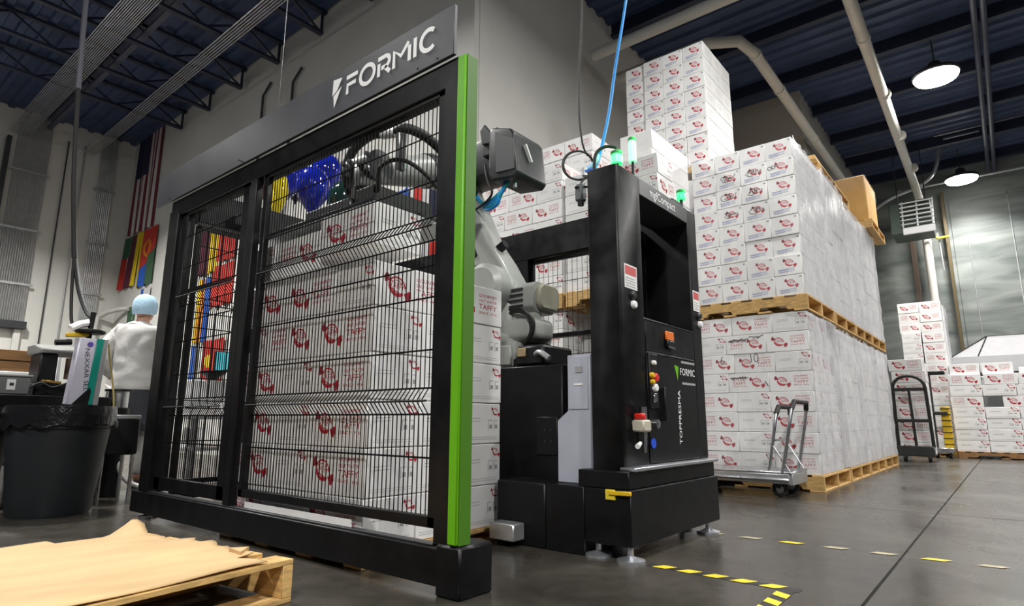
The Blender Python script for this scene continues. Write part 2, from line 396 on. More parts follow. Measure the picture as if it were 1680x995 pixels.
for x in (-.6, 1.3, 3.2): joist(5.0, 16.1, x, 7.0, 7.28, joistl, webs=False, ax='y', name='ceiling_purlin', lab='pale navy purlin under the roof deck')
# right-hand side: purlins along y and two long rails along x
for x in (6.6, 8.3, 10.0, 11.7, 13.4, 15.1, 16.8, 18.5):
    t = empty('ceiling_purlin', (x, -1, 7.05), 'dark purlin crossing the ribbed deck above the cartons', kind='structure')
    MB().bar((x,-8.5,7.08),(x,4.55 if x < 12.5 else 2.55,7.08),.10,.06).build('bottom_flange', joistm, t)
    MB().bar((x,-8.5,7.2),(x,4.55 if x < 12.5 else 2.55,7.2),.03,.2).build('web_plate', joistm, t)
for yy in (-.30, -.42):
    tag(MB().tube([(3, yy, 6.95), (19.1, yy, 6.95)], .045, 8).build('ceiling_rail', joistl), 'long bluish rail under the deck right of the lamps', kind='structure')
tag(MB().tube([(18.6, 1.7, 6.72), (18.6, -4, 6.72)], .03, 8).build('ceiling_rail', silver), 'thin bright pipe across the deck by the end wall', kind='structure')
for (yy0, yy1, xx) in ((-2, .6, 15.9), (1.1, 2.4, 15.9), (-.2, .45, 16.2)):
    tag(MB().bar((xx, yy0, 6.98), (xx, yy1, 6.98), .05, .04).build('ceiling_strut', joistl), 'pale strut under the navy deck', kind='structure')

def pipe(name, pts, r, m, lab, cat='pipe', n=12, group=None, kind=None):
    return tag(MB().tube(pts, r, n).build(name, m, angle=60), lab, None if kind else cat, group, kind)
# conduit bundles on the ceiling at left (run along y) and down the far wall
for (xa, n, r, lab, dx, xb) in ((2.50, 13, .008, 'thin pale conduit in the wide bundle under the left deck', .031, 2.50), (3.80, 6, .011, 'pale conduit in the narrow bundle near the flag wall', .042, 3.92)):
    t = empty('conduit_bundle', (xa, 11, 6.7), lab.replace('thin pale conduit in the wide', 'wide').replace('pale conduit in the narrow', 'narrow') , 'conduit')
    for k in range(n):
        MB().tube([(xa+k*dx, 5.6, 6.72), (xb+k*dx, 16.1, 6.72)], r, 6).build('conduit', silver, t)
for (xa, xb, n, zt, zb, lab) in ((2.70, 3.28, 15, 7.25, 2.62, 'wide bank of vertical conduits dropping down the far left wall'), (4.28, 4.58, 9, 7.3, .8, 'narrow bank of vertical conduits beside the flag wall corner')):
    t = empty('conduit_bank', ((xa+xb)/2, 16.12, zb), lab, 'conduit')
    for k in range(n):
        xx = xa + (xb-xa)*k/(n-1)
        MB().tube([(xx, 16.12, zb), (xx, 16.12, zt)], .012, 6).build('conduit', silver, t)
    for zz in (3.4, 4.6, 5.9):
        if zz < zt: MB().box(xa-.08, xb+.08, 16.08, 16.10, zz, zz+.05).build('strut_channel', silver, t)
    if n == 15:
        MB().box(xa-.5, xb+.06, 15.98, 16.19, zb-.16, zb).build('cable_tray', darkst, t, bevel=.01)
        for xx in (xa+.02, xb-.12, xa-.4): MB().box(xx, xx+.12, 16.08, 16.17, 1.2, zb-.16).build('drop_duct', walls, t, bevel=.01)
    else: MB().box(xa-.05, xb+.05, 16.0, 16.15, zt-.02, zt+.25).build('junction_box', darkst, t, bevel=.01)
for (xx, zz, lab) in ((2.56, 7.2, 'dark square duct beside the wide conduit bank'), ):
    tag(MB().box(xx-.05, xx+.03, 16.0, 16.18, 2.66, 6.6).build('vertical_duct', darkst, bevel=.01), lab, 'duct')
for (xx, lab) in ((3.62, 'thin dark pipe on the far wall right of the wide conduits'), (3.95, 'hairline pale pipe on the far wall left of the narrow conduits')):
    pipe('wall_pipe', [(xx, 16.15, .5), (xx, 16.15, 6.9)], .014, darkst if xx < 3.8 else silver, lab)
pipe('wall_pipe', smooth_path([(4.62,16.1,1.0),(4.62,16.1,2.7),(4.7,16.0,2.95),(4.85,15.6,3.05),(4.96,15.2,3.05)]), .05, walls, 'pale bent pipe at the wall corner beside the flags')
# pvc pipes on the right
def pvc_run(y, x0, x1, z, yturn, lab):
    pts = [(x0-.1, yturn, z), (x0-.1, y+.45, z), (x0+.1, y+.12, z), (x0+.45, y, z), (x1, y, z)]
    return pts
t = empty('overhead_duct', (12, 2.2, 6.2), 'cream overhead pipe with an elbow above the carton stacks, left run', 'pipe')
MB().tube([(8.2, 4.4, 6.2), (8.2, 2.9, 6.2), (8.45, 2.5, 6.2), (8.9, 2.42, 6.2), (15.2, 2.42, 6.2)], .085, 12).build('pipe_run', pvc, t, angle=60)
for xx in (8.9, 10.2, 12.6): MB().cyl((xx, 2.42, 6.2), (xx+.08, 2.42, 6.2), .096).build('pipe_collar', pvc, t)
t = empty('overhead_duct', (12, 1.0, 6.2), 'cream overhead pipe running straight to the heater, right run', 'pipe')
MB().tube([(7.4, 4.4, 6.2), (7.4, 1.5, 6.2), (7.65, 1.12, 6.2), (8.1, 1.02, 6.2), (18.6, 1.16, 6.2)], .085, 12).build('pipe_run', pvc, t, angle=60)
for xx in (9.5, 11.5, 13.5, 15.5): MB().cyl((xx, 1.04, 6.2), (xx+.08, 1.04, 6.2), .096).build('pipe_collar', pvc, t)
MB().tube([(18.6, 1.16, 6.2), (18.75, 1.17, 6.0), (18.8, 1.17, 5.6), (18.8, 1.17, .1)], .10, 12).build('downpipe', pvc, t, angle=60)
for yy in (2.62, .80): pass
pipe('wall_cable', [(18.7, .92, 5.45), (18.72, .90, 5.2), (18.72, .88, 4.45)], .02, silver, 'thin hanging cord with a pull knob by the end wall', 'cord')
pipe('wall_cable', smooth_path([(18.6,1.16,5.32),(18.6,1.0,5.38),(18.6,.92,5.28),(18.8,.7,5.34)]), .03, tapey, 'yellow cable clipped at the heater beside the downpipe', 'cable')
for (yy, z0, z1) in ((.30, 2.6, 5.3), (-1.05, 3.0, 6.3)):
    pipe('drop_cord', [(19.15, yy, z0), (19.15, yy, z1)], .012, silver, 'thin white cord hanging on the panelled end wall, %s of two' % ('left' if yy > 0 else 'right'), 'cord')
# unit heater
t = empty('unit_heater', (16.4, 1.15, 4.75), 'pale louvred unit heater hung at the end wall corner beside the downpipe', 'heater')
MB().box(16.05, 16.9, .86, 1.66, 4.86, 5.62).build('heater_body', heatg, t, bevel=.02)
MB().box(16.0, 16.06, .80, 1.42, 4.82, 4.98).build('bottom_tray', whitep, t, bevel=.01)
for yy in (.82, 1.12, 1.40): MB().bar((15.98, yy, 4.98), (16.02, yy-.02, 5.60), .03, .03).build('grille_post', silver, t)
for k in range(6): MB().bar((15.97, .80, 5.05+k*.1), (15.97, 1.43, 5.05+k*.1), .05, .022 if k > 1 else .012).build('louvre', whitep, t)
for yy in (.95, 1.5): MB().cyl((16.5, yy, 5.62), (16.5, yy, 7.1), .012, n=6).build('hanger', darkst, t)
pipe('flex_hose', smooth_path([(17.5, 2.57, 5.7), (17.5, 1.8, 6.2), (17.6, 1.1, 6.45), (17.6, .75, 6.75), (17.6,.6,7.3)]), .05, silver, 'grey hose curving behind the heater', 'hose')
# floor tape
def tape(name, a, b, wdt, lab, stripe, base, cols, gap=0):
    a, b = Vector((a[0], a[1], 0)), Vector((b[0], b[1], 0)); d = (b-a).normalized(); n = Vector((-d.y, d.x, 0)); L = (b-a).length
    t = empty(name, a, lab, 'floor tape')
    if base: MB().add([a+n*wdt/2+VZ*.001, a-n*wdt/2+VZ*.001, b-n*wdt/2+VZ*.001, b+n*wdt/2+VZ*.001], [(0,1,2,3)]).build('tape_strip', base, t)
    k = 0; s = .03
    while s + stripe < L:
        q = [a + d*(s+.03) + n*wdt/2, a + d*s - n*wdt/2, a + d*(s+stripe) - n*wdt/2, a + d*(s+stripe+.03) + n*wdt/2]
        MB().add([p + VZ*.002 for p in q], [(0,1,2,3)]).build('tape_stripe', cols[k % len(cols)], t); k += 1; s += stripe + gap
    return t
tape('hazard_tape', (2.49, 1.27), (2.465, .66), .055, 'yellow and black hazard tape on the floor from the tower foot', .06, tapek, [tapey], .05)
tape('hazard_tape', (2.44, .70), (1.6, .69), .055, 'yellow and black hazard tape running toward the viewer at bottom right', .055, tapek, [tapey], .05)
wtape = mat('worn_tape', (.42,.36,.24), .6, var=.3, vscale=20)
tape('worn_floor_tape', (3.375, 1.62), (3.42, -1.6), .045, 'worn dashed yellow tape line across the concrete floor', .09, None, [tapey, wtape, wtape], .11)

# ---------------- flags hung on the back wall
def flag(name, y1, y0, zt, zb, mats, mf, lab, sag=.06, nu=26, nv=20, x=4.93, skew=0.0):
    x = 4.999
    ph = random.random()*6
    def fn(u, v):
        y = y1 + (y0-y1)*u + skew*(1-v)
        z = zb + (zt-zb)*v - sag*math.sin(u*math.pi)*v*.4
        return (x - .035*(1.0 + math.sin(u*15+ph)*(1.25-v)*.8) , y, z)
    m = MB().grid(fn, nu, nv, mf)
    o = m.build(name, mats, None, bevel=-1)
    return tag(o, lab, 'flag', 'flags on the back wall')
cl = lambda n, c: mat(n, c, .8, bump=.1, bscale=60)
f_red, f_white, f_navy, f_green, f_black, f_yel, f_maroon, f_blue, f_orange, f_olive = [cl('cloth_'+n, c) for n, c in (('red',(.50,.03,.02)),('white',(.62,.60,.60)),('navy',(.012,.014,.05)),('green',(.03,.12,.05)),('black',(.012,.010,.012)),('yellow',(.70,.50,.01)),('maroon',(.09,.012,.03)),('blue',(.02,.10,.45)),('orange',(.70,.22,.01)),('olive',(.04,.10,.05)))]
f_pink = cl('cloth_dull_red', (.16,.02,.03))
flag('hanging_flag', 15.82, 14.45, 7.46, 4.86, [f_navy, f_white, f_pink], lambda u, v: 0 if (u < .52 and v > .56) else (1 + (int(u*13) % 2 == 0)), 'tall striped flag with dark blue canton hung vertically on the pale wall', nu=39)
flag('hanging_flag', 15.98, 15.02, 4.84, 3.58, [f_green, f_red, f_white, f_maroon, f_yel], lambda u, v: (0 if v > .62 and u < .5 else 1 if u < .22+.1*(1-v) else 2 if u < .45 else 3 if u < .78 else 4), 'flag with green corner, red, white and dark panels below the striped flag', nu=30, skew=.12)
flag('hanging_flag', 15.05, 14.1, 4.84, 3.50, [f_yel, f_red, f_blue, f_olive, f_orange], lambda u, v: (4 if .02 < ((u-.52)**2+((v-.66)*1.4)**2) < .05 else 0 if u < .2 else 1 if (v > .42 + (u-.5)*.5) else (2 if u < .62 else 3)), 'red flag with orange ring and blue lower half beside the left post', nu=60, nv=60)
flag('hanging_flag', 14.75, 14.1, 3.44, 2.4, [f_white, f_blue], lambda u, v: 1 if .2 < u < .45 else 0, 'white flag with a blue bar behind the worker in the cap')
flag('hanging_flag', 15.25, 14.75, 3.1, 1.9, [f_olive, f_white], lambda u, v: 1 if abs(u-.2-.5*v) < .08 else 0, 'dark green flag behind the worker shoulder')
# flags seen through the left bay
yl, yr = 12.0, 10.75
flag('hanging_flag', 11.86, 11.1, 4.46, 3.30, [f_maroon, f_yel], lambda u, v: 0 if u < .5 else 1, 'maroon and yellow flag seen through the left mesh bay, topmost')
flag('hanging_flag', 11.08, 10.42, 4.35, 3.45, [f_red, f_maroon], lambda u, v: 0, 'plain red flag seen through left mesh bay, upper of the reds')
flag('hanging_flag', 11.2, 10.42, 3.40, 2.62, [f_red], lambda u, v: 0, 'plain red flag seen through left mesh bay, middle of the reds')
flag('hanging_flag', 11.3, 10.5, 2.02, 1.25, [f_red, f_yel], lambda u, v: 1 if (u-.3)**2+(v-.5)**2 < .03 else 0, 'red flag with yellow star blob, lowest in left mesh bay')
flag('hanging_flag', 11.75, 11.28, 3.22, 2.0, [f_yel, f_orange, f_blue], lambda u, v: 0 if u < .25 else 1 if u < .55 else 2, 'narrow yellow, orange and blue flag in left mesh bay')
flag('hanging_flag', 11.95, 11.5, 1.95, 1.0, [f_white, f_blue], lambda u, v: 1 if .35 < u < .75 else 0, 'blue and white flag at the lower edge of left mesh bay')
# flags seen through the right panel, behind the robot wrist
flag('hanging_flag', 6.12, 5.80, 3.62, 3.22, [f_blue, f_white], lambda u, v: 0 if u > .25 else 1, 'small blue and white flag behind the robot gripper')
flag('hanging_flag', 5.68, 5.26, 3.66, 3.12, [f_red, f_white, f_navy], lambda u, v: 0 if u < .4 else 1 if u < .7 else 2, 'upper red, white and navy flag beside the lime strip')
flag('hanging_flag', 5.52, 5.22, 2.98, 2.60, [f_navy, f_white, f_red], lambda u, v: 0 if u < .25 else 1 if u < .6 else 2, 'lower navy, white and red flag beside the lime strip')
# ================================================================== CARTONS, PALLETS, STACKS
ORD = ['bottom', 'second', 'third', 'fourth', 'fifth', 'sixth', 'seventh', 'eighth', 'ninth', 'tenth']
def rot_frame(fr, cx, cy, deg):
    o, u, v = fr; a = math.radians(deg)
    return (o + u*cx + v*cy, u*math.cos(a) + v*math.sin(a), v*math.cos(a) - u*math.sin(a))
def candy(mb, fr, cx, cy, s, letters=True):
    f2 = rot_frame(fr, cx, cy, -24)
    mb.mi = 0
    mb.ribbon(arc(0, 0, .40*s, 20, 340, 24, .35*s), .065*s, f2)
    mb.ribbon(arc(0, 0, .375*s, 205, 335, 12, .31*s), .13*s, f2, lift=.0001)
    mb.ribbon(arc(0, 0, .27*s, 30, 150, 8, .24*s), .03*s, f2)
    if letters:
        mb.text('TAFFY', .25*s, rot_frame(fr, cx, cy, -10), 0, -.08*s, 'CENTER', sx=.72)
        mb.ribbon([(-.2*s,-.17*s),(.0,-.20*s),(.2*s,-.17*s)], .05*s, f2)
    mb.flat([(.38*s,-.07*s),(.46*s,-.02*s),(.56*s,.13*s),(.70*s,.17*s),(.74*s,.06*s),(.80*s,.0*s),(.75*s,-.10*s),(.74*s,-.24*s),(.60*s,-.26*s),(.48*s,-.14*s)], f2)
    mb.mi = 1
    mb.flat([(-.36*s,.07*s),(-.46*s,-.03*s),(-.58*s,-.14*s),(-.66*s,-.04*s),(-.72*s,.02*s),(-.70*s,.12*s),(-.68*s,.24*s),(-.56*s,.22*s),(-.46*s,.13*s)], f2)
    mb.flat([(.60*s,.06*s),(.70*s,.06*s),(.72*s,-.16*s),(.60*s,-.16*s)], f2, .0001)
    mb.mi = 0
def taffy_block(mb, fr, x, y, w):
    mb.mi = 0
    for s, yy, h in (('GOURMET', .27, .115), ('SALT WATER', .085, .105), ('TAFFY', -.19, .20), ('SINCE 1916', -.36, .09)):
        _, _, tw = text_geo(s)
        mb.text(s, h*w*1.05, fr, x, y + yy*w, 'CENTER', sx=(w/(tw*h*w*1.05/.72)))
E0 = .0006
def long_print(mb, fr, L, H, flip):
    sx = -1 if flip else 1
    candy(mb, fr, -sx*.20*L, .50*H, .28*L); taffy_block(mb, fr, sx*.235*L, .53*H, .33*L)
def short_print(mr, mg, fr, W_, H):
    candy(mr, fr, .36*W_, .80*H, .17*W_, False)
    for (x, w, h) in ((.22, .10, .24), (.37, .09, .22)):
        mg.ribbon([((x-w/2)*W_, (.46-h/2+.0)*H), ((x-w/2)*W_, (.46+h/2)*H), ((x+w/2)*W_, (.46+h/2)*H)], .014*W_, fr)
        mg.flat([((x-.02)*W_, .37*H), ((x+w/2)*W_, .37*H), ((x+w/2)*W_, .47*H), ((x-.02)*W_, .47*H)], fr)
    for yy in (.62, .55): mg.ribbon([(-.36*W_, yy*H), (-.05*W_, (yy+.01)*H)], .008*W_, fr)
    for yy in (.16, .11): mg.ribbon([(-.42*W_, yy*H), (.40*W_, yy*H)], .005*W_, fr)
def faces4(L, W_, H):
    return {'-y': (Vector((0,-W_/2-E0,0)), VX, VZ), '+y': (Vector((0,W_/2+E0,0)), -VX, VZ), '-x': (Vector((-L/2-E0,0,0)), -VY, VZ), '+x': (Vector((L/2+E0,0,0)), VY, VZ)}
_PROTO = {}
def carton_proto(L, W_, H, style):
    key = (L, W_, H, style)
    if key in _PROTO: return _PROTO[key]
    mb = MB().box(-L/2, L/2, -W_/2, W_/2, 0, H)
    root = mb.build('carton', card, None, bevel=.004, local=True)
    f = faces4(L, W_, H)
    mr, mg = MB(), MB()
    if style in ('taffy', 'taffy_flip'):
        fl = style == 'taffy_flip'
        long_print(mr, f['-y'], L, H, fl); mr.build('printed_logo', [redp, redd], root, bevel=-1, local=True)
        for k in ('-x', '+x'):
            m1, m2 = MB(), MB(); short_print(m1, m2, f[k], W_, H)
            m1.build('end_logo', [redp, redd], root, bevel=-1, local=True); m2.build('end_marks', greyp, root, bevel=-1, local=True)
        # glued flap seam on the top
        MB().box(-L/2+.006, L/2-.006, -.024, .024, H, H+.0008).build('packing_tape', film_tape, root, local=True)
    elif style == 'script':      # L runs along the printed face
        candy(mr, f['-y'], .06*L, .60*H, .36*L); mg.mi = 0
        for j, yy in enumerate((.26, .15)):
            pts = [((-.36 + .60*i/22)*L, (yy + .045*math.sin(i*2.1+j) + .05*i/22)*H) for i in range(23)]
            mg.ribbon(pts, .016*L, f['-y']); mg.ribbon([(p[0]+.02*L, p[1]-.02*H) for p in pts[:14]], .012*L, f['-y'])
        mg.mi = 1; mg.flat([(.36*L,.84*H),(.45*L,.84*H),(.45*L,.92*H),(.36*L,.92*H)], f['-y'])
        mr.build('printed_logo', [redl, redd], root, bevel=-1, local=True); mg.build('printed_script', [bluep, greyp], root, bevel=-1, local=True)
        mh = MB()
        for yy in (.40, .60): mh.ribbon([(-.3*W_, yy*H), (.18*W_, yy*H)], .010*W_, f['+x'])
        mh.build('side_print_lines', greyp, root, bevel=-1, local=True)
    elif style == 'plain': pass
    _PROTO[key] = root; root['_used'] = 0
    return root
film_tape = mat('clear_packing_tape', (.62,.58,.50), .25)
def put(L, W_, H, style, x, y, z, rz, label, group, cat='carton', jit=.004, name=None):
    p = carton_proto(L, W_, H, style)
    loc = (x + random.uniform(-jit, jit), y + random.uniform(-jit, jit)*.4, z); rz = rz + random.uniform(-.006, .006)
    if not p['_used']: o = p; p['_used'] = 1; o.location = loc; o.rotation_euler = (0, 0, rz)
    else: o = dup_tree(p, None, loc, rz)
    if '_used' in o and o is not p: del o['_used']
    return tag(o, label, cat, group)
R90 = -math.pi/2
def ordr(i, n): return 'rightmost' if i == 0 else ('leftmost' if i == n-1 else ('second from right' if i == 1 else 'third from right'))

def row_cartons(x0, y0, z, H, L, W_, row, k, nrow, where, group, side=True, nside=3):
    """front row along +y from y0; row letters: L long face, M long face with lettering first, S short face"""
    y = y0; n = len(row)
    for i, c in enumerate(row):
        w = W_ if c == 'S' else L; d = L if c == 'S' else W_
        desc = {'L': 'logo-first white carton', 'M': 'lettering-first white carton', 'S': 'end-on white carton'}[c]
        put(L, W_, H, 'taffy_flip' if c == 'M' else 'taffy', x0+d/2, y+w/2, z, 0 if c == 'S' else R90, '%s, %s row up, %s %s' % (desc, ORD[k], ordr(i, n), where), group)
        y += w + .002
    if side:
        d0 = L if row[0] == 'S' else W_; x = x0 + d0 + .003; m = 2 if row[0] == 'S' else nside
        for j in range(1, m):
            c = row[0]; w = W_ if c == 'S' else L
            put(L, W_, H, 'taffy_flip' if c == 'S' and j % 2 == 0 else 'taffy', x+d0/2, y0+w/2, z, 0 if c == 'S' else R90,
                'side white carton, %s row up, %s from front %s' % (ORD[k], ['', 'second', 'third', 'fourth'][j], where), group)
            x += d0 + .003
_PAL = {}
def pallet(x, y, z, LX, LY, H, label, group=None, m=None, rz=0, style='y'):
    """corner x,y; stringers along y, deck boards along x"""
    m = m or wood; key = (round(LX,3), round(LY,3), round(H,3), m.name)
    if key in _PAL:
        o = dup_tree(_PAL[key], None, (x, y, z), rz); return tag(o, label, 'pallet', group)
    t = empty('wooden_pallet', (x, y, z), label, 'pallet', group, rz); _PAL[key] = t
    b = .018; n1 = .22*LY
    poly = [(0,b),(.16*LY,b),(.18*LY,b+.035),(.16*LY+n1,b+.035),(.18*LY+n1,b),(.62*LY,b),(.64*LY,b+.035),(.62*LY+n1,b+.035),(.64*LY+n1,b),(LY,b),(LY,H-b),(0,H-b)]
    first = None
    for i in range(3):
        xx = i*(LX-.04)/2
        if first is None: first = MB().prism(poly, 0, .04, 'x').build('stringer', m, t, local=True); o = first
        else: o = first.copy(); COL.objects.link(o); o.parent = t
        o.location = (xx, 0, 0)
    for (n, z0, nm) in ((max(5, int(LY/.16)), H-b, 'deck_board'), (4, 0, 'bottom_board')):
        bw = .095 if n > 4 else .12; first_b = None
        for i in range(n):
            if first_b is None: first_b = MB().box(0, LX, 0, bw, 0, b).build(nm, m, t, bevel=.002, local=True); o = first_b
            else: o = first_b.copy(); COL.objects.link(o); o.parent = t
            o.location = (0, i*(LY-bw)/(n-1), z0)
    return t
def film_wrap(name, x0, x1, y0, y1, z0, z1, label, mats, mf, seedv=0, amp=.012, parent=None, cat='stretch film'):
    rnd = random.Random(seedv); P = [(x0,y1),(x0,y0),(x1,y0),(x1,y1)]; seg = [10, 12, 6]; cols = []
    for i in range(3):
        for k in range(seg[i]):
            t = k/seg[i]; cols.append((P[i][0]+(P[i+1][0]-P[i][0])*t, P[i][1]+(P[i+1][1]-P[i][1])*t, i))
    cols.append((P[3][0], P[3][1], 2)); nz = 14; mb = MB(); N = len(cols); cx, cy = (x0+x1)/2, (y0+y1)/2
    for j in range(nz+1):
        for (x, y, i) in cols:
            z = z0 + .004 + (z1-z0)*j/nz + (rnd.uniform(-.01, .01) if j else 0)
            if j == nz: z = z1 + rnd.uniform(-.04, 0)
            a = rnd.uniform(0, amp)
            mb.v.append((x + (a if x > cx else -a)*(i != 1 or x in (x0, x1)), y - a*(y <= y0+1e-6), z))
    for j in range(nz):
        for i in range(N-1):
            mb.f.append((j*N+i, j*N+i+1, (j+1)*N+i+1, (j+1)*N+i)); mb.m.append(mf(cols[i][2]))
    o = mb.build(name, mats, parent, bevel=-1, angle=80)
    return o if parent is not None else tag(o, label, cat)

# ---------------- stack inside the cell: six layers and the pallet
CL, CW, CH = .435, .29, .206
CX, CY, CZ = 1.64, 2.12, .071
pallet(CX-.004, CY-.01, 0, .89, 1.20, .070, 'wooden pallet under the carton stack inside the black cell')
cell_rows = ['LSM', 'LSM', 'LSM', 'LSM', 'LMS', 'SLM']
for k, r in enumerate(cell_rows):
    row_cartons(CX, CY, CZ + k*CH, CH-.003, CL, CW, r, k, 6, 'in cell stack', 'cartons stacked on the pallet in the cell')
# cartons hanging under the gripper
HZ = 1.405
put(CL, CW, CH, 'taffy', 1.68+CW/2, 2.19+CL/2, HZ, R90, 'white carton held under the gripper, logo left, nearest the lime strip', 'cartons held by the robot gripper')
put(CL, CW, CH, 'taffy_flip', 1.70+CW/2, 2.64+CL/2, HZ-.045, R90, 'white carton held under the gripper, middle of the held three', 'cartons held by the robot gripper')
put(CL, CW, CH, 'taffy', 1.70+CL/2, 3.09+CW/2, HZ-.045, 0, 'white carton held under the gripper, leftmost of the held three', 'cartons held by the robot gripper')

# ---------------- front pallet load of the right-hand row, lower level
AX, AY = 5.90, 1.33
AL, AW, AH = .375, .31, .183
pallet(AX-.02, AY-.02, 0, 1.12, 1.10, .14, 'wooden pallet on the floor under the front lower carton load')
rowsA = ['LSM', 'LSM', 'LSM', 'LSM', 'LMS', 'SLM', 'LMS', 'SLM']
for k, r in enumerate(rowsA):
    row_cartons(AX, AY, .14 + k*AH, AH-.003, AL, AW, r, k, 8, 'of lower front load', 'cartons of the lower front pallet load')
# marker scrawl on some of these
def scrawl(fr, pts_list, w, o_parent):
    m = MB()
    for pts in pts_list: m.ribbon(pts, w, fr)
    return m.build('marker_scrawl', inkp, o_parent, bevel=-1, local=True)
def zig(x0, x1, y, a, n, seed):
    r = random.Random(seed); return [(x0+(x1-x0)*i/n, y + r.uniform(-a, a)) for i in range(n+1)]
def find(pred): return [o for o in COL.objects if o.get('label') and pred(o['label'])]
def scrawl_on(lab, fr, pl, w):
    for o in find(lambda s: s.startswith(lab[0]) and s.endswith(lab[1])):
        scrawl(fr, pl, w, o)
def digit6(x, y, s): return [(x+.3*s, y+.95*s), (x+.1*s, y+.7*s), (x, y+.35*s), (x+.05*s, y+.08*s), (x+.25*s, y), (x+.45*s, y+.12*s), (x+.42*s, y+.38*s), (x+.2*s, y+.45*s), (x+.03*s, y+.3*s)]
fL = (Vector((0, -AW/2-.001, 0)), VX, VZ)
scrawl_on(('lettering-first', 'sixth row up, leftmost of lower front load'), fL, [digit6(.06, .095, .075)], .007)
scrawl_on(('logo-first', 'sixth row up, second from right of lower front load'), fL, [[(-.03,.175),(-.025,.10)], [(p[0]*.5+.02, p[1]) for p in arc(0,.138,.038,90,450,14)]], .007)
scrawl_on(('lettering-first', 'seventh row up, second from right of lower front load'), fL, [zig(-.17, .0, .125, .012, 26, 3), zig(-.16, .02, .135, .010, 24, 4), zig(.03,.13,.15,.012,12,5), [(.10,.14),(.17,.17)]], .008)
scrawl_on(('lettering-first', 'fifth row up, second from right of lower front load'), fL, [zig(-.17, .0, .13, .012, 22, 6), zig(-.16, -.02, .14, .010, 22, 7), [(.15,.10),(.18,.05)]], .008)
# ---------------- front load, upper level: small cartons with blue script
BZ = 1.755; BW_, BD, BH = .252, .335, .1945
pallet(AX-.02, AY-.02, 1.605, 1.12, 1.10, .148, 'wooden pallet between lower and upper front carton loads')
for k in range(8):
    for i in range(4):
        put(BW_-.002, BD, BH-.003, 'script', AX+BD/2+(.012 if (k, i) in ((2,0),(2,1),(5,3)) else 0), AY+BW_*(i+.5), BZ+k*BH, R90,
            'small blue script carton, %s row up, %s in upper front load' % (ORD[k], ordr(i, 4)), 'small cartons of the upper front load')
    for j in (1, 2):
        put(BW_-.002, BD, BH-.003, 'script', AX+BD*(j+.5)+.004*j, AY+BW_*.5, BZ+k*BH, R90,
            'small wrapped side carton, %s row up, %s from front in upper load' % (ORD[k], ['', 'second', 'third'][j]), 'small cartons of the upper front load')
fS = (Vector((0, -BD/2-.001, 0)), VX, VZ)
for kk, ii, sd in ((6,1,1),(6,2,2),(5,1,3),(5,2,4),(4,1,5),(4,2,6),(6,0,7)):
    r = random.Random(sd*11)
    pl = [zig(-.05, .08, .115, .03, 16, sd), [(p[0]+r.uniform(-.05,0), p[1]) for p in arc(0,.11,.035,0,380,12)]] if ii else [arc(-.09,.11,.018,0,370,10), arc(-.055,.115,.016,0,370,10), [(-.04,.115),(-.01,.12)]]
    scrawl_on(('small blue script', '%s row up, %s in upper front load' % (ORD[kk], ordr(ii, 4))), fS, pl, .0065)
ff = lambda i: 0 if i == 1 else 1
film_wrap('stretch_film', AX-.012, AX+1.11, AY-.012, AY+1.08, .15, 1.60, 'clear stretch film around lower front carton load', [film, film2], ff, 1)
film_wrap('stretch_film', AX-.012, AX+1.05, AY-.012, AY+1.03, 1.76, 3.315, 'clear stretch film around upper front carton load', [film, film2], ff, 2)
# ---------------- wrapped loads behind them along the row
def wrapped_load(x0, y0, z0, LX, LY, HZ_, n, label, seed, side_cols=3, front=False):
    t = empty('wrapped_pallet_load', (x0+LX/2, y0+LY/2, z0), label, 'wrapped load')
    h = HZ_/n; w = LX/side_cols; first = None
    for k in range(n):
        for j in range(side_cols):
            if first is None: first = MB().box(0, w-.004, 0, .3, 0, h-.003).build('carton', card, t, bevel=.004, local=True); o = first
            else: o = first.copy(); COL.objects.link(o); o.parent = t
            o.location = (-LX/2 + j*w, -LY/2 + random.uniform(0, .012), k*h)
        for j in range(2):
            o = first.copy(); COL.objects.link(o); o.parent = t; o.rotation_euler = (0, 0, -math.pi/2); o.location = (-LX/2, -LY/2 + .32 + (j+1)*w*.98, k*h)
    top = MB().box(x0+.03, x0+LX-.03, y0+.03, y0+LY-.03, z0+HZ_-.03, z0+HZ_+.004).build('top_sheet', card, t, bevel=.01)
    film_wrap('film_skin', x0-.012, x0+LX+.012, y0-.016, y0+LY, z0, z0+HZ_+.01, None, [film], lambda i: 0, seed, .018, parent=t)
    return t
pos_w = ['second', 'third', 'fourth']
for i, x0 in enumerate((7.06, 8.17, 9.28)):
    pallet(x0, AY-.02, 0, 1.08, 1.10, .14, 'wooden pallet on the floor, %s along the right-hand row' % pos_w[i])
    wrapped_load(x0+.02, AY, .145, .985, 1.04, 1.43, 8, 'film wrapped white carton load on the floor level, %s from the front' % pos_w[i], 10+i)
    pallet(x0, AY-.02, 1.605, 1.08, 1.10, .14, 'wooden pallet on top of the lower wrapped loads, %s along the row' % pos_w[i])
    wrapped_load(x0+.02, AY, 1.75, .985, 1.04, (1.62, 1.55, 1.60)[i], 8, 'film wrapped white carton load on the upper level, %s from the front' % pos_w[i], 20+i)
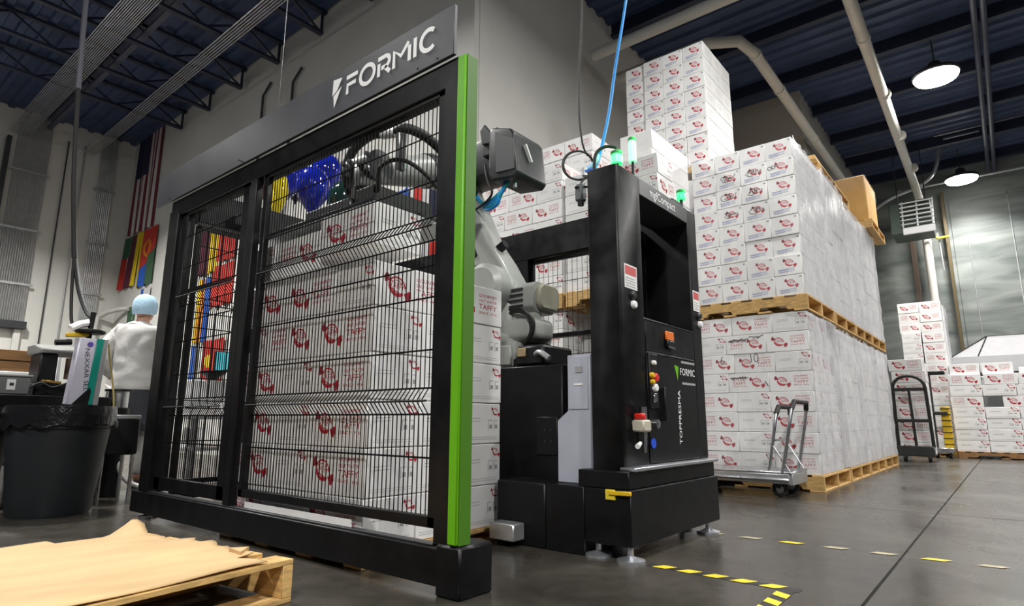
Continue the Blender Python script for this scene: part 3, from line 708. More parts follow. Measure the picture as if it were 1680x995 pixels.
# loose timber and the kraft box on top
for k, (y0, z0, x0, x1, lab) in enumerate(((1.44, 3.515, 7.15, 9.0, 'long pale timber plank on top of wrapped loads, nearer one'), (1.66, 3.515, 7.3, 9.3, 'long pale timber plank on top of wrapped loads, farther one'))):
    tag(MB().bar((x0, y0, z0+.05), (x1, y0+.02, z0+.05), .12, .05).build('timber_plank', wood, bevel=.004), lab, 'plank')
pallet(7.3, 1.36, 3.385, 1.6, .9, .15, 'wooden pallet under two loose planks on top of the row')
pallet(9.75, 1.22, 3.37, 1.15, 1.15, .13, 'wooden pallet under the large kraft box on top of the row')
t = empty('kraft_box', (10.3, 1.75, 3.5), 'large orange-brown kraft box with film on top of the row', 'box')
MB().box(9.85, 10.75, 1.27, 2.27, 3.505, 4.22).build('box_body', kraft2, t, bevel=.02)
MB().box(9.84, 10.76, 1.26, 2.28, 3.98, 4.225).build('film_band', film2, t, bevel=.02)
MB().box(9.84, 10.76, 1.72, 1.79, 4.221, 4.226).build('packing_tape', film_tape, t)

# ---------------- tall tower on the third level, behind
TX, TY, TZ = 6.42, 2.45, 3.50
TS = .258
for k in range(8):
    for i in range(4):
        put(TS-.003, .30, .191, 'script', TX+.15+(.02 if i == 3 and k > 2 else 0), TY-.13+TS*(i+.5), TZ+k*.194, R90, 'small script carton, %s row up, %s in the tall tower' % (ORD[k], ordr(i, 4)), 'small cartons of the tall tower')
    for j in (1, 2):
        put(TS-.003, .30, .191, 'script', TX+.30*(j+.5), TY-.13+TS*.5, TZ+k*.194, R90, 'small side carton, %s row up, %s from front of tall tower' % (ORD[k], ['', 'second', 'third'][j]), 'small cartons of the tall tower')
pallet(TX-.05, TY-.18, 3.36, 1.0, 1.12, .14, 'wooden pallet under the tall carton tower')
wrapped_load(TX-.02, 2.46, 1.755, .98, 1.0, 1.58, 8, 'film wrapped load carrying the tall tower', 31)
wrapped_load(TX-.02, 2.46, .145, .98, 1.0, 1.43, 8, 'film wrapped load on the floor under the tall tower', 32)
pallet(TX-.03, 2.43, 1.608, 1.0, 1.08, .14, 'wooden pallet halfway below the tall tower')
pallet(TX-.03, 2.43, 0, 1.0, 1.08, .14, 'wooden pallet on the floor below the tall tower')
wrapped_load(7.46, 2.46, 3.36, .95, 1.0, .80, 4, 'bright low wrapped load at the right foot of the tower', 33)
wrapped_load(7.46, 2.46, 0, .95, 1.0, 3.355, 16, 'film wrapped load standing behind the front row', 34)

# ---------------- stacks behind the cell (left)
SL, SW, SH = .36, .30, .186
def col_stack(x0, y0, z0, n, rows, where, group, H=SH, side=False, n0=0):
    for k in range(n):
        row_cartons(x0, y0, z0+k*H, H-.003, SL, SW, rows[k % len(rows)], k+n0, n, where, group, side=side)
pallet(4.55, 3.10, 0, .44, 1.0, .14, 'wooden pallet on the floor under the left rear stack'); pallet(4.55, 3.10, 1.625, .44, 1.0, .14, 'wooden pallet halfway up left rear stack')
col_stack(4.6, 3.12, .14, 8, ['LMS', 'SLM', 'MSL'], 'of left rear lower stack', 'cartons of the left rear stack')
col_stack(4.6, 3.12, 1.767, 7, ['SLM', 'LMS', 'SML'], 'of left rear upper stack', 'cartons of the left rear stack', .190)
pallet(4.55, 2.08, 0, .44, .98, .14, 'wooden pallet on the floor under the stack behind the tower'); pallet(4.55, 2.08, 1.625, .44, .98, .14, 'wooden pallet halfway up the stack behind the tower')
col_stack(4.6, 2.12, .14, 8, ['LS', 'SL'], 'of stack behind the control tower', 'cartons of the stack behind the tower')
col_stack(4.6, 2.12, 1.767, 6, ['SLM'[:2]+'S', 'LSS'], 'of upper stack behind control tower', 'cartons of the stack behind the tower', .190)
# yellow pallet-corner board seen between levels, and the higher stack against the wall
col_stack(5.35, 3.22, 1.90, 9, ['LMS', 'SLM'], 'of high stack by white wall', 'cartons of the high stack by the wall', .203, side=True)
wrapped_load(5.42, 3.24, 0, .85, 1.0, 1.89, 9, 'film wrapped load under the high stack by the white wall', 41)
WX, WY = 5.02, 2.36
t = None
for k in range(8):
    for j in range(2):
        put(.42, .34, .195, 'plain', WX+.42*(j+.5)+.003*j, WY+.17, 1.80+k*.1965, 0, 'plain white carton, %s row up, %s column behind the green beacon' % (ORD[k], 'left' if j == 0 else 'right'), 'plain cartons behind the tower beacon')
wrapped_load(WX, WY, .0, .84, .70, 1.79, 9, 'film wrapped load under the blank white cartons behind the beacon', 42)
film_wrap('stretch_film', WX-.01, WX+.86, WY-.012, WY+.4, 1.8, 3.36, 'clear stretch film around blank white cartons behind the beacon', [film2], lambda i: 0, 43)

# ---------------- far right stacks
FX = 13.06
pallet(FX-.02, -1.05, 0, 1.1, 1.81, .11, 'dark weathered pallet under the far right carton wall', m=woodd)
FW, FL, FH = .43, .34, .186
fr_rows = [['S']*4]*4 + ['gap', ['S']*4, 'LL']
for k in range(7):
    y = .77
    if k in (0,1,2,3,5):
        for i in range(4): put(.36, .445, FH-.003, 'taffy', FX+.18, .77-.45*(i+.5), .11+k*FH, 0, 'end-on carton, %s row up, %s in far right wall' % (ORD[k], ['leftmost','second from left','third from left','fourth from left'][i]), 'cartons of the far right wall of cartons')
    elif k == 4:
        for i, (a, st) in enumerate(((.57-.02, 'taffy_flip'), (-.16, 'taffy'), (-.65, 'taffy'))): put(.45, .36, FH-.003, st, FX+.18, a, .11+k*FH, R90, 'big logo carton beside the dark gap, %s in far right wall' % ['leftmost','middle','rightmost'][i], 'cartons of the far right wall of cartons')
    else:
        for i, st in enumerate(('taffy_flip', 'taffy', 'taffy', 'taffy')): put(.45, .36, FH-.003, st, FX+.18, .77-.455*(i+.5)-(.03 if i else 0), .11+k*FH, R90, 'big logo carton, seventh row up, %s in far right wall' % ['leftmost','second from left','third from left','fourth from left'][i], 'cartons of the far right wall of cartons')
for i, y in enumerate((.53, .08)): put(.42, .36, FH-.003, 'taffy', FX+.25, y, .11+7*FH, R90, 'white carton with big logo on the very top, %s, far right wall' % ('left' if i == 0 else 'right'), 'cartons of the far right wall of cartons')
put(.44, .36, .10, 'plain', FX+.3, -.42, .11+7*FH, R90, 'flat plain white carton lying on top of the far right wall', 'cartons of the far right wall of cartons')
# dark back filler seen through the gap: second row of that pallet
wrapped_load(FX+.47, -1.0, .115, .6, 1.72, 1.28, 7, 'film wrapped rear half of the far right carton wall', 51)
# white canvas canopy beyond
t = empty('canvas_canopy', (15.2, -.4, 0), 'white canvas canopy top with dark seams beyond the carton wall', 'canopy')
A = [(14.8, .78, 1.86), (14.8, -1.9, 1.86), (16.6, -1.9, 1.86), (16.6, .78, 1.86)]; Bp = [(15.2, .18, 2.28), (15.2, -1.2, 2.28), (16.2, -1.2, 2.28), (16.2, .18, 2.28)]
c = MB().add(A + Bp, [(0,1,5,4),(1,2,6,5),(2,3,7,6),(3,0,4,7),(4,5,6,7)]); c.add([(p[0], p[1], 1.55) for p in A] + A, [(0,1,5,4),(1,2,6,5),(2,3,7,6),(3,0,4,7)]); c.build('canvas', tentm, t, bevel=-1)
for a, b in zip(A, Bp): MB().tube([a, b], .014, 6).build('seam', black2, t)
MB().tube([(14.8,.35,1.86), (15.2, .18, 2.28)], .012, 6).build('seam', black2, t); MB().tube(Bp, .012, 6, closed=True).build('ridge_seam', black2, t)
for a in A: MB().cyl((a[0], a[1], 0), a, .02, n=6).build('canopy_leg', silver, t)

# tall stack behind the hand truck
put_rows = ['LL', 'MS', 'ML', 'LS', 'SL', 'LS', 'SL', 'LS']
for k in range(14):
    r = ['SM', 'LS', 'SL', 'SL', 'SL', 'LS', 'ML', 'ML', 'MS', 'LS', 'LS', 'LM', 'LM', 'LL'][k]
    y = .76
    for i, cc in enumerate(r):
        w = .33; 
        put(.33, .30, .187, 'taffy' if cc != 'M' else 'taffy_flip', 13.3+.16, y+w/2, .13+k*.19, R90 if cc != 'S' else 0, 'carton of tall stack behind the hand truck, %s row up, %s column' % ((ORD+['eleventh','twelfth','thirteenth','topmost'])[k], 'right' if i == 0 else 'left'), 'cartons of the tall stack behind hand truck')
        y += .332
pallet(13.28, .765, 0, .9, .70, .125, 'wooden pallet under the tall far stack')
wrapped_load(13.64, .76, .13, .55, .66, 2.64, 14, 'film wrapped rear part of the tall far stack', 52)
# ================================================================== FRONT GUARD FENCE WITH SIGN
FXX = 1.58
fence = empty('front_guard_fence', (FXX+.05, 2.9, 0), 'black framed mesh guard fence with grey name board and lime corner strip', 'guard fence')
MB().box(FXX, FXX+.05, 1.53, 4.40, .03, .158).build('plinth_beam', blackm, fence, bevel=.004)
MB().box(FXX+.012, FXX+.05, 1.66, 4.30, .158, .166).build('plinth_top_plate', darkst, fence, bevel=.002)
MB().box(FXX-.004, FXX+.17, 1.505, 1.625, 0, .172).build('corner_block', blackm, fence, bevel=.008)
for yy in (4.25,):
    MB().lathe([(.055,0),(.055,.012),(.018,.02),(.018,.05)], (FXX+.06, yy, 0), 16).build('levelling_foot', steel, fence)
MB().box(FXX+.01, FXX+.11, 1.575, 1.655, .165, 2.05).build('post', blackm, fence, bevel=.004)
MB().box(FXX+.01, FXX+.052, 3.155, 3.225, .165, 1.95).build('post', blackm, fence, bevel=.004)
MB().box(FXX+.004, FXX+.12, 4.17, 4.312, .158, 1.99).build('post', blackm, fence, bevel=.004)
MB().box(FXX+.012, FXX+.10, 1.58, 4.31, 1.945, 2.067).build('top_rail', blackm, fence, bevel=.004)
MB().prism([(FXX-.008,1.522),(FXX-.008,1.566),(FXX+.055,1.566),(FXX+.055,1.522)], .176, 2.045, 'z').build('corner_strip', greenm, fence, bevel=.004)
MB().box(FXX+.002, FXX+.06, 1.517, 1.5215, .176, 2.047).build('corner_strip_edge', mat('dark_lime', (.05,.16,.004), .5), fence)
brd = MB().box(FXX-.012, FXX+.006, 1.585, 4.52, 2.066, 2.296).build('name_board', signm, fence, bevel=.002)
for (yy, zz) in ((1.80, 2.082), (4.3, 2.082), (3.35, 2.10), (1.68, 2.082)):
    MB().cyl((FXX-.013, yy, zz), (FXX-.018, yy, zz), .005, n=8).build('screw', darkst, brd)
# lettering F O R M I C with the bolt sign
fr = face_negx(FXX-.0135, 0, 0)
def L2(pts): return [(-y, z) for (y, z) in pts]
lt = MB(); zb, zt = 2.145, 2.240; sw = .0215
lt.ribbon(L2([(2.305, zb), (2.305, zb+.048), (2.240, zb+.048)]), sw, fr)
lt.ribbon(L2([(2.315, zb+.088), (2.228, zb+.088)]), sw, fr)
lt.build('letter_f', whitep, brd, bevel=-1)
lt = MB(); lt.ribbon([(-2.153 + .052*math.cos(a*math.pi/14), (zb+zt)/2 + .047*math.sin(a*math.pi/14)) for a in range(28)], sw, fr, closed=True); lt.build('letter_o', whitep, brd, bevel=-1)
lt = MB(); lt.ribbon(L2([(2.068, zb), (2.068, zt-.03)]), sw, fr); lt.ribbon(L2([(2.075, zt-.006)] ) + [(-2.02, zt-.006)] + arc(-2.020, zt-.032, .026, 90, -90, 8) + [(-2.05, zt-.058)], sw, fr); lt.ribbon(L2([(2.025, zt-.060), (1.988, zb)]), sw, fr); lt.build('letter_r', whitep, brd, bevel=-1)
lt = MB(); lt.ribbon(L2([(1.962, zb), (1.962, zt-.012), (1.915, zb+.045), (1.865, zt)]), sw, fr); lt.ribbon(L2([(1.858, zb), (1.858, zt-.018)]), sw, fr); lt.build('letter_m', whitep, brd, bevel=-1)
lt = MB(); lt.ribbon(L2([(1.822, zb), (1.822, zt)]), sw, fr); lt.build('letter_i', whitep, brd, bevel=-1)
lt = MB(); lt.ribbon(arc(-1.737, (zb+zt)/2, .048, 48, 312, 20), sw, fr); lt.build('letter_c', whitep, brd, bevel=-1)
MB().flat(L2([(2.425, 2.262), (2.352, 2.252), (2.388, 2.196), (2.428, 2.176)][::-1]), fr).build('bolt_mark_upper', whitep, brd, bevel=-1)
MB().flat(L2([(2.418, 2.172), (2.352, 2.208), (2.408, 2.106)][::-1]), fr).build('bolt_mark_lower', whitep, brd, bevel=-1)
# mesh panels
def mesh_panel(parent, plane, c, a0, a1, z0, z1, bends, zh, pitch=.0254, wr=.003, frame_w=.04, fm=None, depth=.03, nm='mesh_panel', out=-1):
    """plane 'x': wires in plane x=c, running y; plane 'y': in plane y=c, running x"""
    P = (lambda a, z, o=0.0: (c+o, a, z)) if plane == 'x' else (lambda a, z, o=0.0: (a, c+o, z))
    fm = fm or blackm; w = frame_w
    for (p, q) in (((a0, z0), (a1, z0)), ((a0, z1), (a1, z1))): MB().bar(P(p[0]-w, p[1]+(-w/2 if p[1] == z0 else w/2)), P(q[0]+w, q[1]+(-w/2 if q[1] == z0 else w/2)), depth, w).build('panel_frame_rail', fm, parent, bevel=.003)
    for a, s in ((a0, -1), (a1, 1)): MB().bar(P(a+s*w/2, z0-w), P(a+s*w/2, z1+w), w if plane == 'x' else w, depth, up=(1,0,0) if plane == 'x' else (0,1,0)).build('panel_frame_stile', fm, parent, bevel=.003)
    mb = MB(); n = int(round((a1-a0)/pitch)); zz = [(z0, 0)]
    for b in sorted(bends): zz += [(b-.05, 0), (b-.006, out*.034), (b+.006, out*.034), (b+.05, 0)]
    zz += [(z1, 0)]
    for i in range(1, n):
        a = a0 + (a1-a0)*i/n; mb.tube([P(a, z, o) for z, o in zz], wr, 4, caps=False)
    hz = list(zh) + [b-.05 for b in bends] + [b+.05 for b in bends]
    for z in hz: mb.tube([P(a0, z, -out*.003), P(a1, z, -out*.003)], wr*1.25, 4, caps=False)
    for b in bends: mb.tube([P(a0, b, out*.036), P(a1, b, out*.036)], wr*1.4, 4, caps=False)
    o = mb.build(nm, wirem, parent, bevel=-1); o['kind'] = 'stuff'; return o
mesh_panel(fence, 'x', FXX+.038, 1.70, 3.055, .255, 1.925, [.672, 1.365], [.46, .87, 1.08, 1.21, 1.57, 1.78])
mesh_panel(fence, 'x', FXX+.038, 3.325, 4.06, .255, 1.925, [.672, 1.365], [.46, .87, 1.08, 1.21, 1.57, 1.78], frame_w=.075)
MB().box(FXX+.03, FXX+.05, 3.10, 3.13, .95, 1.08).build('panel_latch', black2, fence, bevel=.004)
tag(MB().box(FXX+.025, FXX+.028, 2.15, 3.02, .168, .197).build('floor_strip_board', card), 'white printed strip in the slot under the mesh panel', 'board')
# ---------------- left side fence and rear fence of the cell
sidef = empty('side_guard_fence', (2.5, 4.2, 0), 'black side guard fence with deep top beam at the left end of the cell', 'guard fence')
MB().box(1.72, 3.42, 4.17, 4.26, 1.935, 2.16).build('top_beam', blackm, sidef, bevel=.004)
MB().box(2.30, 2.36, 4.18, 4.25, .0, 1.935).build('post', blackm, sidef, bevel=.003)
MB().box(1.74, 3.42, 4.18, 4.25, .10, .17).build('bottom_rail', blackm, sidef, bevel=.003)
mesh_panel(sidef, 'y', 4.215, 1.76, 2.27, .22, 1.89, [.672, 1.365], [.46, .87, 1.08, 1.21, 1.57, 1.78], pitch=.05, frame_w=.03)
mesh_panel(sidef, 'y', 4.215, 2.40, 3.38, .22, 1.89, [.672, 1.365], [.46, .87, 1.08, 1.21, 1.57, 1.78], pitch=.05, frame_w=.03)
for xx in (1.98, 2.02, 2.06): MB().cyl((xx, 4.16, 1.985), (xx, 4.17, 1.985), .010, n=8).build('bolt', steel, sidef)
MB().box(1.93, 2.08, 4.10, 4.17, 1.955, 2.03).build('scanner_bracket', black2, sidef, bevel=.008)
rear = empty('rear_guard_fence', (3.45, 2.9, 0), 'black rear guard fence with deep top beam behind the robot', 'guard fence')
MB().box(3.42, 3.50, 1.69, 4.16, 1.765, 1.985).build('top_beam', blackm, rear, bevel=.004)
for y0, y1 in ((2.63, 2.76), (4.06, 4.16)): MB().box(3.42, 3.50, y0, y1, 0, 1.765).build('post', blackm, rear, bevel=.003)
MB().box(3.42, 3.50, 1.69, 4.16, .10, .17).build('bottom_rail', blackm, rear, bevel=.003)
MB().box(3.43, 3.49, 1.69, 2.63, 1.17, 1.20).build('middle_rail', blackm, rear, bevel=.003)
mesh_panel(rear, 'x', 3.46, 1.73, 2.60, .21, 1.73, [1.0], [.46, .80, 1.35, 1.57], pitch=.042, frame_w=.03, wr=.002)
mesh_panel(rear, 'x', 3.46, 2.80, 4.02, .21, 1.73, [1.0], [.46, .80, 1.35, 1.57], pitch=.042, frame_w=.03, wr=.002)

# ================================================================== CONTROL TOWER
tw = empty('control_tower', (2.96, 1.6, 0), 'black control tower with open window, lettered door and aluminium step', 'control tower')
MB().box(2.45, 3.47, 1.322, 1.56, .062, .30).build('base_plinth', blackm, tw, bevel=.004)
MB().box(2.462, 3.46, 1.335, 1.60, .30, .378).build('step_body', blackm, tw, bevel=.004)
MB().prism([(2.47,1.31),(3.468,1.31),(3.468,1.40),(2.50,1.40)], .378, .394, 'z').build('step_tread', alum, tw, bevel=.003)
for xx, yy in ((2.475, 1.345), (3.375, 1.355), (2.5, 1.52), (3.4, 1.52)):
    MB().lathe([(.062,0),(.062,.012),(.030,.020),(.014,.028),(.014,.075)], (xx, yy, 0), 18).build('levelling_foot', alum, tw)
lc = MB().prism([(2.50,1.378),(2.512,1.37),(2.738,1.37),(2.738,1.54),(2.50,1.54)], .30, 1.858, 'z').build('left_column', blackm, tw, bevel=.003)
rc = MB().box(3.352, 3.478, 1.37, 1.66, .394, 1.858).build('right_column', blackm, tw, bevel=.006)
hd = MB().box(2.738, 3.352, 1.37, 1.60, 1.765, 1.858).build('header', darkst, tw, bevel=.003)
MB().text('mgfCompact', .048, face_negy(2.86, 1.3692, 1.792), 0, 0, 'LEFT', sx=.95).build('header_lettering', whitep, hd, bevel=-1)
MB().box(2.738, 3.352, 1.376, 1.60, .394, .94).build('lower_cabinet', blackm, tw, bevel=.003)
dr = MB().box(2.745, 3.345, 1.366, 1.378, .40, .932).build('door', blackm, tw, bevel=.003)
up = MB().box(2.742, 3.348, 1.368, 1.60, .945, 1.102).build('upper_panel', blackm, tw, bevel=.003)
MB().box(2.742, 3.348, 1.366, 1.60, 1.102, 1.107).build('sill_plate', darkst, tw)
MB().box(3.10, 3.352, 1.655, 1.67, 1.107, 1.765).build('back_plate', blackm, tw)
MB().box(2.742, 3.33, 1.364, 1.368, .936, .942).build('door_top_lip', steel, tw)
# door: name, bolt mark, lettering, handle, switches
fd = face_negy(0, 1.3652, 0)
MB().flat([(3.058,.895),(3.112,.890),(3.096,.812)][::-1], fd).build('bolt_mark', greenm, dr, bevel=-1)
MB().text('FORMIC', .040, fd, 3.132, .846, 'LEFT', sx=1.0).build('small_lettering', whitep, dr, bevel=-1)
for zz in (.918, .802): MB().ribbon([(3.15, zz), (3.33, zz)], .012, fd).build('fine_print_line', greyp, dr, bevel=-1)
ft = (Vector((3.118, 1.3652, .480)), VZ, -VX)
MB().text('TOPPRESMA', .032, ft, 0, 0, 'LEFT', sx=1.17).build('vertical_lettering', whitep, dr, bevel=-1)
MB().bar((2.893, 1.352, .60), (2.893, 1.352, .77), .022, .022).build('door_handle', black2, dr, bevel=.005)
for zz in (.61, .755): MB().cyl((2.893, 1.366, zz), (2.893, 1.35, zz), .010, n=8).build('handle_stud', black2, dr)
sw_ = MB().box(2.745, 2.84, 1.355, 1.368, .66, .93).build('switch_plate', black2, dr, bevel=.003)
for (xx, zz, r, m_) in ((2.755,.822,.014,yellow),(2.795,.812,.022,redpl),(2.758,.79,.012,yellow),(2.786,.762,.020,dotw),(2.78,.885,.012,dotw)):
    MB().lathe([(r,0),(r,.012),(r*.8,.018),(.001,.019)], (xx, 1.355, zz), 14, (0,-1,0)).build('push_button', m_, sw_)
MB().box(2.768, 2.808, 1.345, 1.358, .69, .735).build('key_switch', steel, sw_, bevel=.004)
MB().lathe([(.022,0),(.022,.02),(.010,.024)], (2.80, 1.366, .585), 14, (0,-1,0)).build('lock', steel, dr)
MB().lathe([(.024,0),(.024,.004)], (2.772, 1.364, .493), 18, (0,-1,0)).build('round_tag', blued, dr)
MB().box(2.96, 3.055, 1.356, 1.368, 1.02, 1.068).build('panel_latch', orange, up, bevel=.004)
MB().box(2.962, 3.053, 1.350, 1.368, .978, 1.02).build('latch_cup', black2, up, bevel=.006)
MB().ribbon([(2.965,.984),(3.05,.980)], .010, face_negy(0,1.349,0)).build('latch_edge', steel, up, bevel=-1)
# warning labels and pilot buttons on the columns
for (par, x0, x1, z0, z1) in ((lc, 2.545, 2.675, 1.235, 1.325), (rc, 3.372, 3.468, 1.238, 1.33)):
    f = face_negy(0, 1.3692, 0)
    st = MB().flat([(x0,z0),(x1,z0),(x1,z1+.03),(x0,z1+.03)], f).build('warning_label', card, par, bevel=-1)
    MB().flat([(x0+.008,z1-.022),(x1-.008,z1-.022),(x1-.008,z1+.022),(x0+.008,z1+.022)], (Vector((0,1.3688,0)),VX,VZ)).build('label_header', mat('label_red', (.55,.10,.10), .6) if 'label_red' not in MATS else MATS['label_red'], st, bevel=-1)
    for k in range(4): MB().ribbon([(x0+.012, z0+.012+k*.013), (x1-.014-.01*(k%2), z0+.012+k*.013)], .004, (Vector((0,1.3688,0)),VX,VZ)).build('label_line', greyp, st, bevel=-1)
for (par, xx, zz, m_) in ((lc, 2.622, 1.158, dotw), (lc, 2.618, 1.205, robotd), (rc, 3.447, 1.163, dotw), (rc, 3.44, 1.212, robotd)):
    MB().lathe([(.021,0),(.021,.010),(.016,.018),(.001,.019)], (xx, 1.37, zz), 16, (0,-1,0)).build('pilot_button', m_, par)
# air regulator on the left column, lever on the base
rg = MB().box(2.565, 2.645, 1.305, 1.37, .55, .605).build('air_regulator', mat('ivory_plastic', (.50,.47,.38), .45), tw, bevel=.008)
MB().box(2.572, 2.605, 1.31, 1.36, .605, .635).build('red_knob', redpl, rg, bevel=.006)
MB().cyl((2.625,1.338,.60),(2.625,1.338,.665),.018,n=12).build('filter_cap', steel, rg)
MB().cyl((2.585,1.338,.55),(2.585,1.338,.485),.015,.012,12).build('bowl', black2, rg)
MB().cyl((2.63,1.338,.55),(2.63,1.338,.455),.014,.010,12).build('bowl', steel, rg)
MB().cyl((2.572,1.33,.50),(2.525,1.32,.487),.009,.012,10).build('gauge', dotw, rg)
lv = MB().bar((2.441,1.425,.285),(2.441,1.315,.288),.014,.018).build('yellow_lever', yellow, tw, bevel=.003)
MB().box(2.440, 2.450, 1.395, 1.445, .255, .300).build('lever_plate', tapey, lv, bevel=.003)
# small tablet on the sill
tb = empty('control_tablet', (2.98, 1.50, 1.108), 'grey control tablet lying tilted on the sill of the tower window', 'tablet')
MB().prism([(1.42,1.108),(1.60,1.175),(1.60,1.195),(1.42,1.128)], 2.80, 3.12, 'x').build('tablet_body', silver, tb, bevel=.004)
MB().prism([(1.435,1.1345),(1.585,1.1905),(1.585,1.1915),(1.435,1.1355)], 2.83, 3.09, 'x').build('tablet_keys', robotd, tb)
pipe('pendant_cable', smooth_path([(2.80,1.5,1.115),(2.77,1.46,1.2),(2.755,1.47,1.28),(2.75,1.55,1.32)]), .006, rubber, 'thin black cable curling beside the tablet in the tower window', 'cable')
# signal lamps
def beacon(x, y, z, r, h, m, lab, post=.0, sub=None):
    t = empty('signal_beacon', (x, y, z), lab, 'signal lamp')
    MB().cyl((x,y,z),(x,y,z+.05+post),r*.8 if not post else r*.35,n=16).build('beacon_base', black2, t)
    MB().lathe([(r,0),(r,h*.85),(r*.9,h)], (x,y,z+.05+post), 20).build('lens', m, t)
    MB().lathe([(r*1.05,h),(r*1.05,h+.015),(r*.7,h+.022)], (x,y,z+.05+post), 20).build('cap', mat('green_cap', (.02,.25,.06), .4) if 'green_cap' not in MATS else MATS['green_cap'], t)
    L_ = bpy.data.lights.new('beacon_light', 'POINT'); L_.energy = .9; L_.color = (.05,1,.22); L_.shadow_soft_size = .03
    lo_ = bpy.data.objects.new('beacon_light', L_); COL.objects.link(lo_); lo_.parent = t; lo_.location = (-.0, -.05, .09+post+h)
    return t
tb2 = beacon(2.655, 1.45, 1.858, .030, .05, glowh, 'bright green signal beacon on top of the tower left column', .02)
beacon(3.47, 1.45, 1.858, .027, .045, glowg, 'dimmer green signal beacon on top of the tower right column', .06)
MB().box(3.30, 3.44, 1.43, 1.50, 1.858, 1.93).build('beacon_box', black2, tw, bevel=.006)
beacon(2.97, 1.52, 1.858, .022, .13, glowt, 'tall pale green signal tube behind the tower header', .16)
MB().tube(smooth_path([(2.655,1.45,2.02),(2.62,1.50,2.025),(2.59,1.54,1.98),(2.58,1.545,1.86)]), .009, 8).build('beacon_cable', rubber, tb2)
# pale cabinet beside the tower and the metal bracket near the pallet
kc = empty('side_cabinet', (2.70, 1.72, 0), 'pale grey steel cabinet with slanted side between robot and tower', 'cabinet')
MB().prism([(1.575,.302),(1.772,.302),(1.772,.600),(1.708,.648),(1.708,.925),(1.575,.925)], 2.545, 2.73, 'x').build('cabinet_body', cabm, kc, bevel=.004)
MB().box(2.455, 2.73, 1.565, 1.782, 0, .302).build('cabinet_plinth', blackm, kc, bevel=.004)
MB().box(2.540, 2.546, 1.585, 1.700, .655, .915).build('cabinet_door', cabm, kc, bevel=.002)
MB().box(2.536, 2.541, 1.615, 1.665, .77, .782).build('door_handle', dotw, kc, bevel=.002)
MB().box(2.536, 2.541, 1.615, 1.655, .835, .865).build('name_plate', greyp, kc)
tag(MB().box(2.36, 2.45, 1.905, 2.06, .03, .11).build('metal_bracket', silver, bevel=.006), 'short galvanised bracket block at the floor beside the cell pallet', 'bracket')

# ================================================================== ROBOT
ped = empty('robot_pedestal', (2.95, 2.1, 0), 'black sheet metal pedestal under the robot base', 'pedestal')
MB().box(2.455, 3.22, 1.786, 2.09, .0, .301).build('pedestal_base', blackm, ped, bevel=.006)
MB().box(2.68, 3.20, 1.83, 2.45, 0, .90).build('pedestal_body', blackm, ped, bevel=.006)
MB().box(2.672, 2.682, 1.86, 2.0, .42, .62).build('terminal_box', black2, ped, bevel=.004)
for zz in (.49, .55):
    for yy in (1.90, 1.94): MB().cyl((2.672,yy,zz),(2.668,yy,zz),.006,n=8).build('bolt', robotd, ped)
rb = empty('palletizing_robot', (2.95, 2.3, .90), 'grey palletizing robot arm with finned motors, reaching over the cartons', 'robot')
MB().box(2.74, 3.12, 2.20, 2.46, .90, 1.06).build('base_block', robotm, rb, bevel=.02, seg=2)
for yy in (2.22, 2.33): MB().box(2.72, 2.742, yy, yy+.085, .915, 1.035).build('base_cover', robotm, rb, bevel=.008)
MB().lathe([(.21,0),(.21,.05),(.17,.09),(.17,.12)], (2.95,2.20,.90), 28).build('base_ring', black2, rb)
MB().box(2.70, 3.0, 1.97, 2.17, .905, 1.02).build('connector_housing', black2, rb, bevel=.015)
MB().box(2.69, 2.702, 2.09, 2.15, .955, 1.005).build('connector_plate', mat('tan_connector', (.30,.22,.12), .6), rb, bevel=.004)
MB().tube(smooth_path([(2.70,2.02,.965),(2.67,1.97,.97),(2.66,1.90,.93)]), .016, 10).build('connector_hose', silver, rb)
MB().lathe([(.19,0),(.20,.04),(.16,.10),(.13,.16)], (2.95,2.33,1.06), 28).build('turntable', robotm, rb)
MB().bar((2.90,2.36,1.12),(2.90,2.42,1.50),.22,.26,.20,.20).build('shoulder_casting', robotm, rb, bevel=.04, seg=3)
MB().lathe([(.145,0),(.155,.03),(.155,.11),(.12,.14)], (2.80,2.42,1.40), 24, (-1,0,0)).build('shoulder_hub', robotm, rb)
MB().box(2.76, 3.0, 2.10, 2.34, 1.07, 1.20).build('counter_casting', robotm, rb, bevel=.04, seg=3)
# finned motor to the right
mo = MB().prism([(2.80,1.27),(2.84,1.235),(3.0,1.235),(3.04,1.27),(3.04,1.39),(3.0,1.425),(2.84,1.425),(2.80,1.39)], 2.115, 2.36, 'y').build('shoulder_motor', robotm, rb, bevel=.012, seg=2)
for k in range(4): MB().box(2.788, 2.80, 2.19, 2.335, 1.272+k*.034, 1.284+k*.034).build('cooling_fin', robotd, mo)
MB().prism([(2.815,1.285),(2.85,1.25),(2.99,1.25),(3.025,1.285),(3.025,1.375),(2.99,1.41),(2.85,1.41),(2.815,1.375)], 2.075, 2.115, 'y').build('motor_cap', mat('motor_cap_khaki', (.36,.35,.27), .5), mo, bevel=.012)
MB().cyl((2.88,2.36,1.33),(2.88,2.42,1.33),.10,n=20).build('motor_flange', robotm, mo)
MB().cyl((2.84,2.28,1.20),(2.84,2.12,1.19),.045,n=14).build('gear_cover', robotm, rb)
for o_ in (0, .03): MB().tube(smooth_path([(2.80,2.30,1.235+o_),(2.76,2.18,1.25-o_*.5),(2.75,2.10-o_*.5,1.18),(2.76,2.10-o_*.3,1.10),(2.80,2.18,1.04)]), .012, 8).build('motor_cable', rubber, rb)
